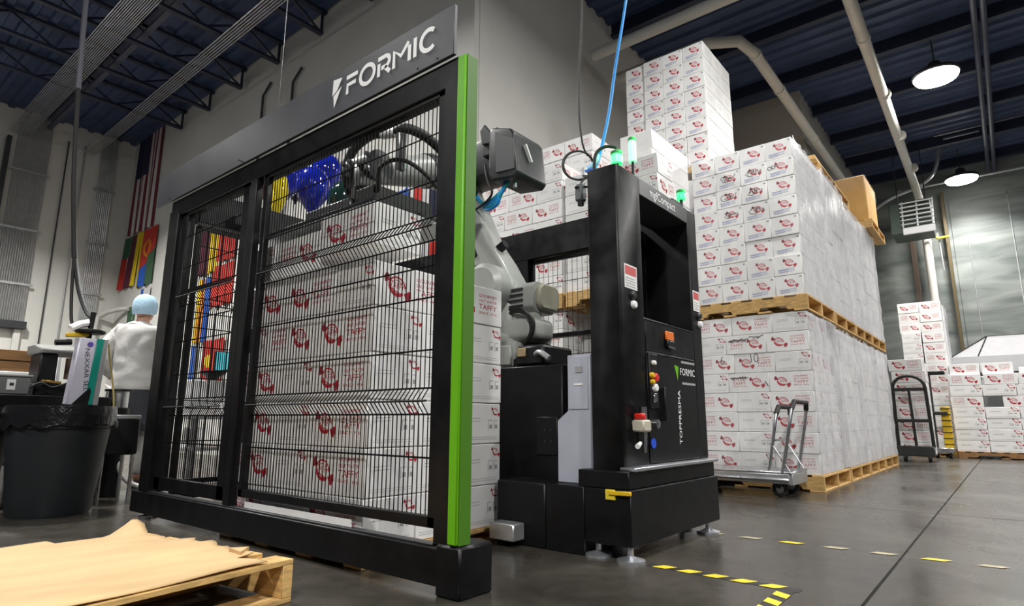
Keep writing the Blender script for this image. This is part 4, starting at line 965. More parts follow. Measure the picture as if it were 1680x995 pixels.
# upper arm leaning back to the elbow
S, E_ = Vector((2.84,2.41,1.42)), Vector((2.90,2.83,2.32))
d = (E_-S).normalized(); side = Vector((0,-d.z,d.y)).normalized()
def arm_poly(pts, x0, x1):   # pts along (t across) in the y-z plane
    return MB().prism([((S+d*t+side*w).y, (S+d*t+side*w).z) for (t, w) in pts], x0, x1, 'x')
L = (E_-S).length
ua = arm_poly([(-.10,-.11),(-.02,-.135),(.12,-.12),(.30,-.085),(L-.22,-.075),(L,-.10),(L+.10,-.04),(L+.10,.05),(L,.10),(L-.22,.075),(.30,.085),(.12,.12),(-.02,.135),(-.10,.11)], 2.78, 2.96).build('upper_arm', robotm, rb, bevel=.03, seg=3)
for t in (.30, .50): 
    p = S + d*t + side*(-.045)
    MB().bar((2.776,*(p-d*.04).yz),(2.776,*(p+d*.04).yz),.035,.012,up=(1,0,0)).build('arm_slot', black2, ua, bevel=.004)
p = S + d*.16 - side*.05
MB().box(2.745,2.79,p.y-.03,p.y+.03,p.z-.03,p.z+.03).build('cable_clamp', robotd, ua, bevel=.006)
MB().cyl((2.86,*(S+d*.25+side*.09).yz),(2.86,*(S+d*.25+side*.15).yz),.03,n=12).build('rest_stop', black2, ua)
MB().bar(S+Vector((.20,.12,.0)), E_+Vector((.14,.10,-.05)), .05, .05).build('parallel_rod', robotm, rb, bevel=.01)
# elbow and rear motors
MB().cyl((2.74,*E_.yz),(3.04,*E_.yz),.15,n=24).build('elbow_joint', robotd, rb)
MB().box(2.80, 3.06, 2.45, 2.80, 2.20, 2.46).build('elbow_casting', robotd, rb, bevel=.03, seg=2)
MB().box(2.76, 2.98, 2.34, 2.50, 2.30, 2.45).build('rear_bracket', robotd, rb, bevel=.01)
MB().prism([(2.36,2.47),(2.41,2.44),(2.47,2.52),(2.51,2.48),(2.49,2.38),(2.36,2.36)], 2.74, 2.765, 'x').build('bracket_ear', robotd, rb, bevel=.006)
mcase = MB().prism([(2.15,2.33),(2.18,2.37),(2.33,2.42),(2.36,2.40),(2.36,2.10),(2.33,2.06),(2.15,2.04),(2.12,2.07)], 2.66, 2.96, 'x').build('rear_motor_case', robotd, rb, bevel=.02, seg=3)
MB().prism([(2.145,2.29),(2.30,2.375),(2.29,2.10),(2.14,2.09)], 2.652, 2.662, 'x').build('motor_face', mat('motor_face_grey', (.06,.063,.066), .42), mcase, bevel=.003)
MB().bar((2.735,2.124,2.27),(2.79,2.119,2.17),.022,.010).build('white_tab', dotw, mcase)
MB().cyl((2.72,2.19,2.05),(2.72,2.19,2.0),.014,n=8).build('cable_gland', steel, mcase)
for k in range(5):
    MB().tube(smooth_path([(2.74+.02*k,2.26+.012*k,2.10),(2.72,2.25+.014*k,2.04-.010*k),(2.72,2.33,1.985-.014*k),(2.76,2.45,1.975-.012*k),(2.82,2.56,2.02),(2.86,2.66,2.12)]), .012, 8).build('blue_hose', blueh if k % 3 else mat('teal_hose%d' % k, (.01,.30,.30), .35), rb)
MB().tube(smooth_path([(2.72,2.44,2.22),(2.70,2.40,2.10),(2.70,2.36,2.0),(2.74,2.46,1.965),(2.80,2.60,1.97)]), .008, 8).build('black_hose', rubber, rb)
# forearm to the wrist over the gripper
Wp = Vector((2.00,2.70,2.00)); E2 = Vector((2.86,2.84,2.33))
MB().tube([E2, E2.lerp(Wp,.18), E2.lerp(Wp,.32), E2.lerp(Wp,.8), Wp], [.15,.145,.115,.085,.080], 20).build('forearm', robotm, rb, angle=60)
MB().lathe([(.11,0),(.115,.03),(.115,.10),(.09,.13)], E2.lerp(Wp,.30), 22, (Wp-E2)).build('forearm_collar', robotd, rb)
MB().cyl(Wp+Vector((0,.12,0)),Wp+Vector((0,-.12,0)),.095,n=22).build('wrist_joint', robotd, rb)
MB().bar(Wp, Wp+Vector((-.03,-.05,-.16)),.16,.16,.13,.13).build('wrist_housing', robotm, rb, bevel=.02)
MB().cyl((1.97,2.65,1.86),(1.97,2.65,1.76),.085,n=22).build('tool_flange', robotd, rb)
MB().tube(smooth_path([(2.02,2.86,1.90),(1.98,2.88,2.03),(1.97,2.80,2.15),(1.98,2.66,2.20),(2.0,2.56,2.19)]), .028, 10).build('dress_hose', rubber, rb)
MB().tube(smooth_path([(2.0,2.46,2.17),(2.02,2.38,2.17),(2.15,2.34,2.14),(2.35,2.34,2.05),(2.6,2.42,1.98)]), .028, 10).build('dress_hose', rubber, rb)
MB().tube([(2.0,2.57,2.19),(2.0,2.45,2.165)], .030, 10).build('hose_sleeve', dotw, rb)
MB().bar((2.01,2.43,2.16),(2.05,2.46,1.96),.04,.05).build('hose_bracket', silver, rb, bevel=.006)
MB().bar((1.99,2.38,2.13),(2.0,2.40,1.92),.025,.03).build('hose_bracket', robotd, rb, bevel=.004)
for yy in (2.58, 2.74, 2.80):
    for zz in (1.96, 2.04): MB().cyl((1.915,yy,zz),(1.895,yy,zz),.014,n=8).build('wrist_bolt', steel, rb)
# gripper
gp = empty('vacuum_gripper', (-1.0, .45, .72), 'black vacuum gripper plate above the held cartons'); gp.parent = rb
MB().box(1.71, 2.30, 2.24, 3.30, 1.628, 1.655).build('gripper_plate', black2, gp, bevel=.004)
MB().box(1.70, 2.31, 2.23, 3.31, 1.609, 1.628).build('foam_pad', silver, gp, bevel=.004)
MB().box(1.80, 2.20, 2.36, 2.52, 1.655, 1.78).build('valve_block', black2, gp, bevel=.008)
MB().box(1.78, 2.22, 2.54, 2.95, 1.655, 1.75).build('vacuum_box', robotd, gp, bevel=.015)
MB().box(1.80, 2.15, 2.97, 3.22, 1.655, 1.72).build('vacuum_box', robotd, gp, bevel=.015)
MB().cyl((1.97,2.65,1.75),(1.97,2.65,1.77),.09,n=20).build('adapter', robotm, gp)
for yy in (2.30, 3.26): MB().bar((1.74,yy,1.65),(2.27,yy,1.65),.04,.03).build('edge_bar', robotd, gp, bevel=.003)
MB().tube(smooth_path([(1.82,2.36,1.74),(1.78,2.30,1.84),(1.82,2.18,1.86),(1.95,2.13,1.80),(2.12,2.13,1.68),(2.2,2.24,1.66)]), .011, 8).build('gripper_cable', rubber, gp)
# ---------------- black infeed machine inside the left bay
inf = empty('infeed_conveyor', (2.6, 3.75, 0), 'black infeed conveyor frame in the dark left bay of the cell', 'conveyor')
MB().box(2.05, 3.30, 3.45, 4.05, .62, .74).build('conveyor_bed', blackm, inf, bevel=.006)
for k in range(9): MB().cyl((2.12+k*.14,3.48,.76),(2.12+k*.14,4.02,.76),.022,n=8).build('roller', steel, inf)
for xx in (2.12, 3.2):
    for yy in (3.5, 4.0): MB().box(xx, xx+.06, yy-.03, yy+.03, 0, .62).build('leg', blackm, inf)
MB().box(2.02, 3.3, 3.40, 3.45, .70, .84).build('side_guide', darkst, inf, bevel=.004)
MB().box(2.2, 2.9, 3.55, 4.0, .08, .50).build('drive_cabinet', black2, inf, bevel=.01)
sc_ = empty('safety_scanner', (1.95, 3.70, .2), 'yellow and black safety scanner with red pilot light in the left bay', 'scanner')
MB().box(1.93, 2.07, 3.62, 3.84, .17, .25).build('scanner_body', black2, sc_, bevel=.01)
MB().box(1.925, 2.075, 3.61, 3.85, .25, .285).build('scanner_top', yellow, sc_, bevel=.006)
MB().box(1.92, 1.93, 3.82, 3.85, .19, .26).build('scanner_cheek', yellow, sc_)
MB().cyl((1.925,3.64,.225),(1.918,3.64,.225),.012,n=10).build('pilot_light', reddot, sc_)
MB().box(1.95, 2.05, 3.66, 3.80, 0, .17).build('scanner_post', black2, sc_)
# ================================================================== FOREGROUND PALLET WITH CARDBOARD SHEET
PR = math.radians(8)
def pxy(a, b): return (1.225 - a*math.cos(PR) - b*math.sin(PR), 1.945 - a*math.sin(PR) + b*math.cos(PR))   # a to the left, b away
fp = empty('wooden_pallet', (*pxy(1.2, 0), 0), 'low wooden pallet in the left foreground under a tan cardboard sheet', 'pallet', None, PR)
def lb(mb, nm, m=wood, bev=.002): return mb.build(nm, m, fp, bevel=bev, local=True)
for xx in (0, .58, 1.16): lb(MB().box(xx, xx+.04, .0, .90, .018, .120), 'stringer')
for j in range(6): lb(MB().box(0, 1.2, .0+j*.161, .095+j*.161, .120, .137), 'deck_board')
for j in range(3): lb(MB().box(0, 1.2, .0+j*.39, .12+j*.39, 0, .018), 'bottom_board')
rnd = random.Random(5)
NU, NV = 44, 26
edge = [rnd.uniform(0, .022) + (.02 if (j//2) % 2 else 0) for j in range(NV+1)]
def sheet(u, v):
    j = int(round(v*NV)); a = 1.32*u + (1-u)**6*(edge[j] + .02 + (.07 if v < .12 else .0) + .02*math.sin(v*9)); b = .008 + .90*v - (.0)
    x, y = pxy(a - .005, b)
    z = .146 + .0035*math.sin(u*13+v*7)*math.sin(v*9+1) + max(0, .05-abs(v-.03)*.0)*0
    cu = max(0, (v-.80)/.20); cr = max(0, 1-abs(u-.015)/.085)
    z += .055*cu**1.5*cr                     # curled far corner
    z += .012*max(0, (v-.9)/.1)*(u > .25)
    z += .006*max(0, 1-abs(u-.0)/.05)*abs(math.sin(v*23))
    return (x, y, z)
sh = MB().grid(sheet, NU, NV).build('cardboard_sheet', kraft, None, bevel=-1, angle=80)
sm = sh.modifiers.new('thickness', 'SOLIDIFY'); sm.thickness = .003; sm.offset = 1
tag(sh, 'tan cardboard slip sheet with torn right edge lying on the foreground pallet', 'cardboard')
tag(MB().add([(*pxy(1.02,-.03),.152),(*pxy(.83,.02),.158),(*pxy(.80,.10),.153),(*pxy(1.05,.12),.151)], [(0,1,2,3)]).build('cardboard_scrap', woodd), 'small dark brown cardboard scrap at the bottom left corner of the sheet', 'cardboard')
tag(MB().prism([(pxy(.10,.15)[0],pxy(.10,.15)[1]),(pxy(.03,.20)[0],pxy(.03,.20)[1]),(pxy(.08,.24)[0],pxy(.08,.24)[1])], .143, .160, 'z').build('paper_flap', kraft), 'small torn paper flap standing near the right corner of the sheet', 'paper')

# ================================================================== LEFT WORKSTATION
def bin_(x, y, r0, r1, h, lab, liner=True):
    t = empty('waste_bin', (x, y, 0), lab, 'trash can')
    MB().lathe([(r0*.96,0),(r0,.02),(r1*.985,h-.13),(r1*1.03,h-.125),(r1*1.03,h-.06),(r1*.98,h-.055),(r1*1.0,h-.02),(r1*1.05,h-.015),(r1*1.05,h),(r1*.98,h),(r1*.95,h-.2),(r0*.9,.06)], (x,y,0), 36).build('bin_body', gbin, t, angle=50)
    for a in (2.7, -.4): 
        c, s = math.cos(a), math.sin(a)
        MB().bar((x+c*r1*1.02-s*.06, y+s*r1*1.02+c*.06, h-.10), (x+c*r1*1.02+s*.06, y+s*r1*1.02-c*.06, h-.10), .05, .05).build('handle', gbin, t, bevel=.01)
    if liner:
        rr = random.Random(2); n = 48; mb = MB(); prof = [(1.0,-.05),(1.01,.012),(1.055,.018),(1.075,-.01),(1.08,-.05),(1.085,-.115)]
        for (k, dz) in prof:
            for i in range(n):
                a = 2*math.pi*i/n; q = r1*k*(1+rr.uniform(-.008,.012)); mb.v.append((x+q*math.cos(a), y+q*math.sin(a), h+dz+(rr.uniform(-.025,.02) if dz < -.1 else 0)))
        for j in range(len(prof)-1):
            for i in range(n): mb.f.append((j*n+i, j*n+(i+1) % n, (j+1)*n+(i+1) % n, (j+1)*n+i)); mb.m.append(0)
        mb.build('bin_liner', bag, t, bevel=-1, angle=60)
    return t
bin_(1.275, 4.86, .225, .285, .665, 'large charcoal plastic waste bin with black liner beside the left post')
bin_(.86, 5.27, .20, .245, .64, 'darker waste bin half out of frame left of the large bin', False)
tb_ = empty('work_table', (1.1, 5.75, 0), 'long black work table behind the waste bins at far left', 'table')
MB().box(.0, 1.72, 5.40, 6.05, .685, .765).build('table_top', blackm, tb_, bevel=.006)
for xx in (.1, 1.15, 1.62):
    for yy in (5.46, 5.98): MB().box(xx, xx+.05, yy-.025, yy+.025, 0, .685).build('leg', steel, tb_)
MB().box(.1, 1.66, 5.95, 6.0, .25, .30).build('stretcher', steel, tb_)
MB().box(.05, 1.68, 5.56, 6.0, .30, .32).build('lower_shelf', silver, tb_)
# upright lettered column
nc = empty('display_column', (1.50, 5.42, .765), 'pale lilac and teal upright machine column with vertical lettering on the table', 'machine')
MB().prism([(1.405,.70),(1.56,.70),(1.575,1.195),(1.435,1.195)], 5.30, 5.40, 'y').build('column_body', lilac, nc, bevel=.008)
MB().prism([(1.515,.70),(1.60,.70),(1.615,1.195),(1.545,1.195)], 5.288, 5.39, 'y').build('teal_side', teal, nc, bevel=.004)
MB().prism([(1.562,.70),(1.60,.70),(1.618,1.195),(1.588,1.195)], 5.284, 5.39, 'y').build('steel_edge', silver, nc, bevel=.003)
MB().prism([(1.43,.70),(1.535,.70),(1.545,.80),(1.535,.83)][::-1], 5.283, 5.287, 'y').build('dark_corner', black2, nc)
a_ = math.radians(-86); fcol = (Vector((1.478, 5.2985, 1.115)), Vector((math.cos(a_), 0, math.sin(a_))), Vector((-math.sin(a_), 0, math.cos(a_))))
MB().text('NEXXAR SEL', .030, fcol, 0, 0, 'LEFT', sx=1.35).build('column_lettering', inkp, nc, bevel=-1)
MB().lathe([(.020,0),(.020,.002)], (1.505, 5.2985, 1.148), 18, (0,-1,0)).build('round_emblem', purple, nc)
MB().lathe([(.09,0),(.10,.008),(.10,.022),(.08,.03),(.02,.032)], (1.51,5.36,1.235), 24).build('round_knob', black2, nc)
MB().cyl((1.505,5.36,1.19),(1.515,5.36,1.40),.018,n=10).build('spindle', black2, nc)
MB().bar((1.36,5.36,1.21),(1.50,5.36,1.225),.05,.03).build('yellow_clamp', yellow, nc, bevel=.006)
MB().tube([(1.38,5.35,1.26),(1.44,5.36,1.30),(1.50,5.38,1.32)], .028, 8).build('white_hose', dotw, nc)
MB().tube([(1.30,5.36,1.15),(1.40,5.36,1.16)], .022, 8).build('black_grip', black2, nc)
mc = empty('sealing_machine', (1.35, 5.72, .765), 'dark sealing machine with grey hood beside the upright column', 'machine')
MB().box(1.27, 1.60, 5.6, 5.95, .765, .86).build('machine_base', black2, mc, bevel=.01)
MB().prism([(5.56,1.09),(5.56,1.12),(5.75,1.165),(5.95,1.165),(5.95,1.09)], 1.27, 1.60, 'x').build('hood', mat('hood_grey', (.20,.20,.19), .5), mc, bevel=.01)
MB().box(1.29, 1.40, 5.62, 5.9, .86, 1.09).build('dark_column', black2, mc, bevel=.01)
MB().cyl((1.50,5.62,.90),(1.50,5.62,1.06),.05,n=14).build('motor', mat('bronze_motor', (.16,.11,.08), .4, metal=.5), mc)
MB().tube(smooth_path([(1.20,5.5,.80),(1.28,5.5,.86),(1.36,5.5,.83),(1.48,5.52,.88)]), .008, 6).build('cable', rubber, mc)
MB().bar((1.30,5.55,.875),(1.42,5.55,.865),.04,.02).build('brass_fitting', mat('brass', (.5,.32,.08), .35, metal=.8), mc, bevel=.004)
tt = empty('plastic_tote', (.8, 5.6, .765), 'grey clear plastic tote with a small paper label on the table', 'tote')
MB().box(.15, 1.22, 5.48, 5.9, .768, .90).build('tote_body', mat('grey_tote', (.16,.165,.165), .25), tt, bevel=.008)
MB().box(.14, 1.23, 5.47, 5.91, .895, .908).build('tote_rim', silver, tt, bevel=.003)
MB().box(1.085, 1.135, 5.474, 5.479, .80, .875).build('paper_label', card, tt)
MB().box(1.10, 1.125, 5.472, 5.475, .83, .85).build('label_mark', inkp, tt)
ct = empty('white_counter', (.8, 6.6, 0), 'white counter with panel front behind the table at far left', 'counter')
MB().box(.0, 1.60, 6.40, 6.85, .0, .985).build('counter_body', whitep, ct, bevel=.006)
for k, (z0, z1) in enumerate(((.99, 1.07), (1.078, 1.165))):
    tag(MB().box(.0, 1.57, 6.42, 6.78-.05*k, z0, z1).build('brown_board', woodd, bevel=.004), 'thick brown wooden board on the white counter, %s one' % ('lower' if k == 0 else 'upper'), 'board')
MB().box(1.585, 1.62, 6.38, 6.42, .0, 1.20).build('corner_post', whitep, ct, bevel=.004)
dm = empty('black_drum', (1.79, 5.62, 0), 'black drum with white top plate between the column and the worker', 'drum')
MB().lathe([(.085,0),(.09,.02),(.09,.68),(.082,.69)], (1.84,5.62,.0), 20).build('drum_body', black2, dm)
MB().lathe([(.10,.82),(.10,.835),(.09,.84)], (1.84,5.62,0), 20).build('drum_lid', black2, dm)
MB().lathe([(.075,.69),(.075,.82)], (1.84,5.62,0), 20).build('drum_neck', steel, dm)
pipe('yellow_cable', smooth_path([(1.66,5.42,1.18),(1.69,5.44,1.05),(1.73,5.46,.90),(1.76,5.46,.72),(1.77,5.46,.4)]), .007, mat('straw_cable', (.45,.36,.12), .5), 'thin yellow cable hanging beside the upright column', 'cable')
pipe('white_hose', smooth_path([(1.93,5.6,.50),(1.89,5.58,.40),(1.87,5.55,.25),(1.93,5.5,.12),(2.05,5.4,.06),(2.15,5.3,.05)]), .018, dotw, 'white hose curving down to the floor beside the left post', 'hose')
st = empty('black_stool', (1.72, 5.2, 0), 'black equipment stand with steel tubes behind the large bin', 'stand')
for xx, yy in ((1.62,5.12),(1.82,5.12),(1.62,5.32),(1.82,5.32)): MB().cyl((xx,yy,0),(xx,yy,.60),.014,n=8).build('leg', steel, st)
MB().box(1.60, 1.84, 5.10, 5.34, .34, .60).build('control_box', black2, st, bevel=.01)
MB().box(1.60, 1.84, 5.10, 5.34, .60, .63).build('stand_top', silver, st, bevel=.004)
# hanging cable drop
cd = empty('cable_drop', (1.25, 5.6, 1.3), 'pale pole and thick black cables dropping from the deck over the work table', 'cable')
MB().tube([(1.15,5.6,7.29),(1.17,5.6,5),(1.26,5.6,3.25)], .02, 8).build('drop_pole', mat('grey_pole', (.11,.11,.14), .5), cd)
MB().tube(smooth_path([(1.26,5.6,3.25),(1.32,5.6,2.5),(1.40,5.6,1.85)]), .017, 8).build('black_cable', rubber, cd)
MB().tube(smooth_path([(1.40,5.6,1.85),(1.415,5.6,1.6),(1.43,5.56,1.36),(1.44,5.5,1.30)]), .012, 8).build('black_cable', rubber, cd)
MB().tube(smooth_path([(1.40,5.6,1.85),(1.45,5.58,1.6),(1.50,5.5,1.42),(1.52,5.4,1.36)]), .012, 8).build('black_cable', rubber, cd)
MB().tube(smooth_path([(1.25,5.62,3.3),(1.36,5.62,2.3),(1.44,5.6,1.75),(1.52,5.5,1.38)]), .005, 6).build('thin_wire', silver, cd)
# equipment seen through the left bay
wb = empty('white_bench', (2.75, 6.35, 0), 'white bench with steel shelf seen through the left mesh bay', 'bench')
MB().box(2.62, 3.05, 6.1, 6.7, .62, .98).build('bench_body', whitep, wb, bevel=.01)
MB().box(2.60, 3.10, 6.08, 6.72, .60, .62).build('bench_edge', silver, wb)
MB().box(2.66, 2.72, 6.12, 6.2, 0, .60).build('leg', steel, wb); MB().box(2.98, 3.04, 6.12, 6.2, 0, .60).build('leg', steel, wb)
MB().box(2.62, 3.05, 6.1, 6.6, .30, .33).build('lower_shelf', silver, wb)
MB().box(2.66, 2.80, 6.14, 6.3, .33, .52).build('white_crate', whitep, wb, bevel=.01)
mn = empty('lit_monitor', (2.86, 6.2, .98), 'small monitor with glowing cyan screen in the left bay', 'monitor')
MB().box(2.83, 2.97, 6.14, 6.18, 1.07, 1.28).build('monitor_case', black2, mn, bevel=.006)
MB().box(2.84, 2.96, 6.136, 6.141, 1.085, 1.27).build('lit_screen', screen, mn)
MB().lathe([(.03,0),(.04,.01),(.12,.07),(.125,.085)], (2.83,6.16,.985), 20).build('monitor_foot', black2, mn)

# ================================================================== WORKER
def skin_mesh(name, verts, edges, radii, m, parent=None, sub=2, extra=None, root=0):
    me = bpy.data.meshes.new(name); me.from_pydata(verts, edges, []); o = bpy.data.objects.new(name, me); COL.objects.link(o)
    md = o.modifiers.new('Skin', 'SKIN'); md.use_smooth_shade = True
    for i, r in enumerate(radii): me.skin_vertices[0].data[i].radius = r if isinstance(r, tuple) else (r, r)
    me.skin_vertices[0].data[root].use_root = True
    sb = o.modifiers.new('Sub', 'SUBSURF'); sb.levels = sub; sb.render_levels = sub
    dg = bpy.context.evaluated_depsgraph_get(); dg.update(); me2 = bpy.data.meshes.new_from_object(o.evaluated_get(dg))
    bpy.data.objects.remove(o); bpy.data.meshes.remove(me)
    bm = bmesh.new(); bm.from_mesh(me2)
    if extra:
        for fn in extra: fn(bm)
    off = world_loc(parent) if parent is not None else Vector()
    bmesh.ops.translate(bm, verts=bm.verts, vec=-off)
    bm.to_mesh(me2); bm.free(); me2.materials.clear(); me2.materials.append(m)
    me2.polygons.foreach_set('use_smooth', [True]*len(me2.polygons)); me2.name = name
    r = bpy.data.objects.new(name, me2); COL.objects.link(r)
    if parent is not None: r.parent = parent
    return r
PX, PY = 2.15, 6.20
hd_ = math.radians(46); FW, LF = Vector((math.cos(hd_), math.sin(hd_), 0)), Vector((-math.sin(hd_), math.cos(hd_), 0))
O_ = Vector((PX, PY, 0))
def J(f, l, z): return O_ + FW*f + LF*l + VZ*z
worker = empty('person', (PX, PY, 0), 'person in white lab coat, pale blue hair net and navy apron standing turned away', 'person')
V, Ed, Rd = [], [], []
def jn(p, r, prev=None):
    V.append(tuple(p)); Rd.append(r); i = len(V)-1
    if prev is not None: Ed.append((prev, i))
    return i
pel = jn(J(0,0,.94), (.12,.09)); bel = jn(J(.0,0,1.10), (.11,.08), pel); ch = jn(J(-.01,0,1.30), (.12,.08), bel); nk0 = jn(J(-.01,0,1.44), (.075,.07), ch); nk = jn(J(.01,0,1.51), .052, nk0); hd0 = jn(J(.035,0,1.58), (.072,.085), nk); hd1 = jn(J(.035,0,1.66), (.070,.082), hd0)
for s in (1, -1):
    sh_ = jn(J(-.01, s*.17, 1.385), .048, ch); el_ = jn(J(-.06, s*.27, 1.13), .045, sh_); fa = jn(J(.08, s*.225, 1.02), .040, el_); wr = jn(J(.19, s*.17, .955), .028, fa)
    pm = jn(J(.245, s*.145, .94), (.034,.018), wr)
    for k, (dl, ln) in enumerate(((.030,.070),(.010,.080),(-.010,.075),(-.030,.058))):
        k0 = jn(J(.275, s*(.145+dl), .938), .010, pm); k1 = jn(J(.275+ln*.5, s*(.14+dl), .925), .009, k0); jn(J(.275+ln*.85, s*(.135+dl), .895), .008, k1)
    t0 = jn(J(.225, s*.185 - s*.075, .935), .011, pm); jn(J(.265, s*.09, .925), .009, t0)
    hp = jn(J(0, s*.095, .86), .085, pel); kn_ = jn(J(.03, s*.10, .48), .058, hp); an = jn(J(-.01, s*.105, .09), .038, kn_); jn(J(.13, s*.115, .035), (.040,.028), an)
def face_extra(bm):
    hc = J(.035, 0, 1.615)
    def ball(c, r, sc):
        r_ = bmesh.ops.create_uvsphere(bm, u_segments=14, v_segments=10, radius=r)
        mtx = Matrix((( FW.x, LF.x, 0), (FW.y, LF.y, 0), (0, 0, 1)))
        for v in r_['verts']: v.co = c + mtx @ Vector((v.co.x*sc[0], v.co.y*sc[1], v.co.z*sc[2]))
    ball(hc, .1, (.98, .76, 1.16)); ball(hc + FW*.04 - VZ*.06, .06, (.9, .8, .75))
    ball(hc + FW*.102 - VZ*.012, .018, (1, .8, 1.5))
    for s in (1, -1): ball(hc + LF*s*.077 - VZ*.005 - FW*.005, .03, (.6, .35, 1.1))
    ball(hc + FW*.09 - VZ*.055, .02, (.6, 1.3, .45))
skin_mesh('body', V, Ed, Rd, skin, worker, 2, [face_extra])
for s in (1, -1):
    p = J(.118, s*.032, 1.632); MB().lathe([(.001,-.009),(.008,-.004),(.010,0),(.008,.004),(.001,.009)], p, 10).build('eye', dotw, worker); q = J(.127, s*.032, 1.632); MB().lathe([(.001,-.004),(.004,0),(.001,.004)], q, 8).build('pupil', inkp, worker)
# coat, trousers, apron, cap, shoes
V, Ed, Rd = [], [], []
a0 = jn(J(0,0,.78), (.21,.21)); a1 = jn(J(0,0,.95), (.20,.20), a0); a2 = jn(J(-.0,0,1.12), (.20,.20), a1); a3 = jn(J(-.02,0,1.30), (.225,.20), a2); a4 = jn(J(-.02,0,1.42), (.15,.14), a3); a5 = jn(J(0,0,1.50), (.075,.07), a4)
for s in (1, -1):
    b0 = jn(J(-.01, s*.17, 1.38), .105, a3); b1 = jn(J(-.045, s*.25, 1.25), .092, b0); b2 = jn(J(-.06, s*.285, 1.12), .084, b1); b3 = jn(J(.06, s*.24, 1.03), .075, b2); jn(J(.165, s*.18, .968), .052, b3)
co = skin_mesh('lab_coat', V, Ed, Rd, coatm, worker, 3)
tx = bpy.data.textures.new('cloth_folds', 'CLOUDS'); tx.noise_scale = .09
dm_ = co.modifiers.new('folds', 'DISPLACE'); dm_.texture = tx; dm_.strength = .035; dm_.mid_level = .5; dm_.texture_coords = 'LOCAL'
V, Ed, Rd = [], [], []
c0 = jn(J(0,0,.93), (.158,.118))
for s in (1, -1):
    c1 = jn(J(0, s*.095, .82), .105, c0); c2 = jn(J(.025, s*.10, .50), .082, c1); c3 = jn(J(-.0, s*.105, .20), .072, c2); jn(J(-.005, s*.105, .10), .068, c3)
skin_mesh('trousers', V, Ed, Rd, trous, worker, 2)
def apron(u, v):
    a = math.radians(20 + 320*u); r1, r2 = .215 + .03*(1-v), .185 + .02*(1-v)
    k = 1 + .03*math.sin(u*40)*(1.2-v)
    return J(-math.cos(a)*r2*k*-1, math.sin(a)*r1*k, .50 + .36*v)
ap = MB().grid(apron, 48, 8).build('apron', apronm, worker, bevel=-1, angle=80)
def cap(bm_):
    pass
cm = MB(); hc = J(.02, 0, 1.655); n = 26
prof = [(0.0,.102),(.035,.100),(.07,.085),(.095,.055),(.108,.02),(.112,-.015),(.108,-.05),(.100,-.075)]
for (r, h) in prof:
    for i in range(n):
        a = 2*math.pi*i/n; q = hc + FW*math.cos(a)*max(r,.001)*1.06 + LF*math.sin(a)*max(r,.001)*.92 + VZ*(h - (.0 if math.cos(a) > 0 else .025*(h < 0))); cm.v.append(tuple(q))
for j in range(len(prof)-1):
    for i in range(n): cm.f.append((j*n+i, j*n+(i+1) % n, (j+1)*n+(i+1) % n, (j+1)*n+i)); cm.m.append(0)
cp = cm.build('hair_net', capm, worker, bevel=-1, angle=80)
for s in (1, -1):
    p, q = J(-.03, s*.105, 0), J(.14, s*.115, 0)
    MB().bar(p+VZ*.03, q+VZ*.028, .085, .06, .08, .045).build('shoe', shoem, worker, bevel=.015, seg=2)

# ================================================================== BALLOONS above the side beam
def balloon(x, y, z, r, h, m, lab, kk=1.0):
    x, y, z, r, h = x*kk, y*kk, .6+(z-.6)*kk, r*kk, h*kk
    t = empty('balloon', (x, y, z), lab, 'balloon', 'glossy balloons above the side beam')
    MB().lathe([(.012,-h*.98),(.02,-h*.9),(r*.35,-h*.72),(r*.72,-h*.40),(r*.95,-.08*h),(r,.18*h),(r*.93,.5*h),(r*.70,.8*h),(r*.35,.96*h),(.004,h)], (x,y,z), 24).build('balloon_skin', m, t, angle=90)
    MB().lathe([(.016,-h*1.03),(.010,-h*.98)], (x,y,z), 8).build('knot', m, t)
    MB().tube(smooth_path([(x,y,z-h*1.02),(x+.01,y-.05,(z-h+2.16)/2),(x*.5+1.3,4.24,2.162)]), .003, 4).build('ribbon', dotw, t)
    return t
balloon(2.58, 4.62, 2.63, .145, .21, bl_blue, 'tall royal blue glossy balloon, upper left of the bunch', 1.1)
balloon(2.97, 4.62, 2.80, .155, .20, bl_blue, 'royal blue glossy balloon, highest and rightmost blue in the bunch', 1.09)
balloon(2.72, 4.42, 2.52, .145, .22, bl_blue, 'royal blue glossy balloon at the front middle of the bunch', 1.04)
balloon(3.03, 4.38, 2.48, .16, .22, bl_green, 'dark green glossy balloon at the lower right of the bunch', 0.97)
balloon(2.435, 4.62, 2.54, .13, .18, bl_red, 'dark red glossy balloon at the left end of the bunch', 1)
balloon(2.40, 4.40, 2.39, .08, .20, bl_yel, 'slim bright yellow balloon in front of the red one')
balloon(2.335, 4.38, 2.33, .035, .09, bl_yel, 'tiny yellow balloon at the left foot of the bunch')
balloon(3.16, 4.55, 2.55, .13, .19, bl_navy, 'near black navy balloon behind the robot wrist', 1.02)
balloon(2.76, 4.75, 2.70, .14, .2, bl_navy, 'dark navy balloon at the back of the bunch', 1.16)
MB().box(2.40,2.62,4.262,4.34,1.84,1.94).build('yellow_valve_box', yellow, sidef, bevel=.01)

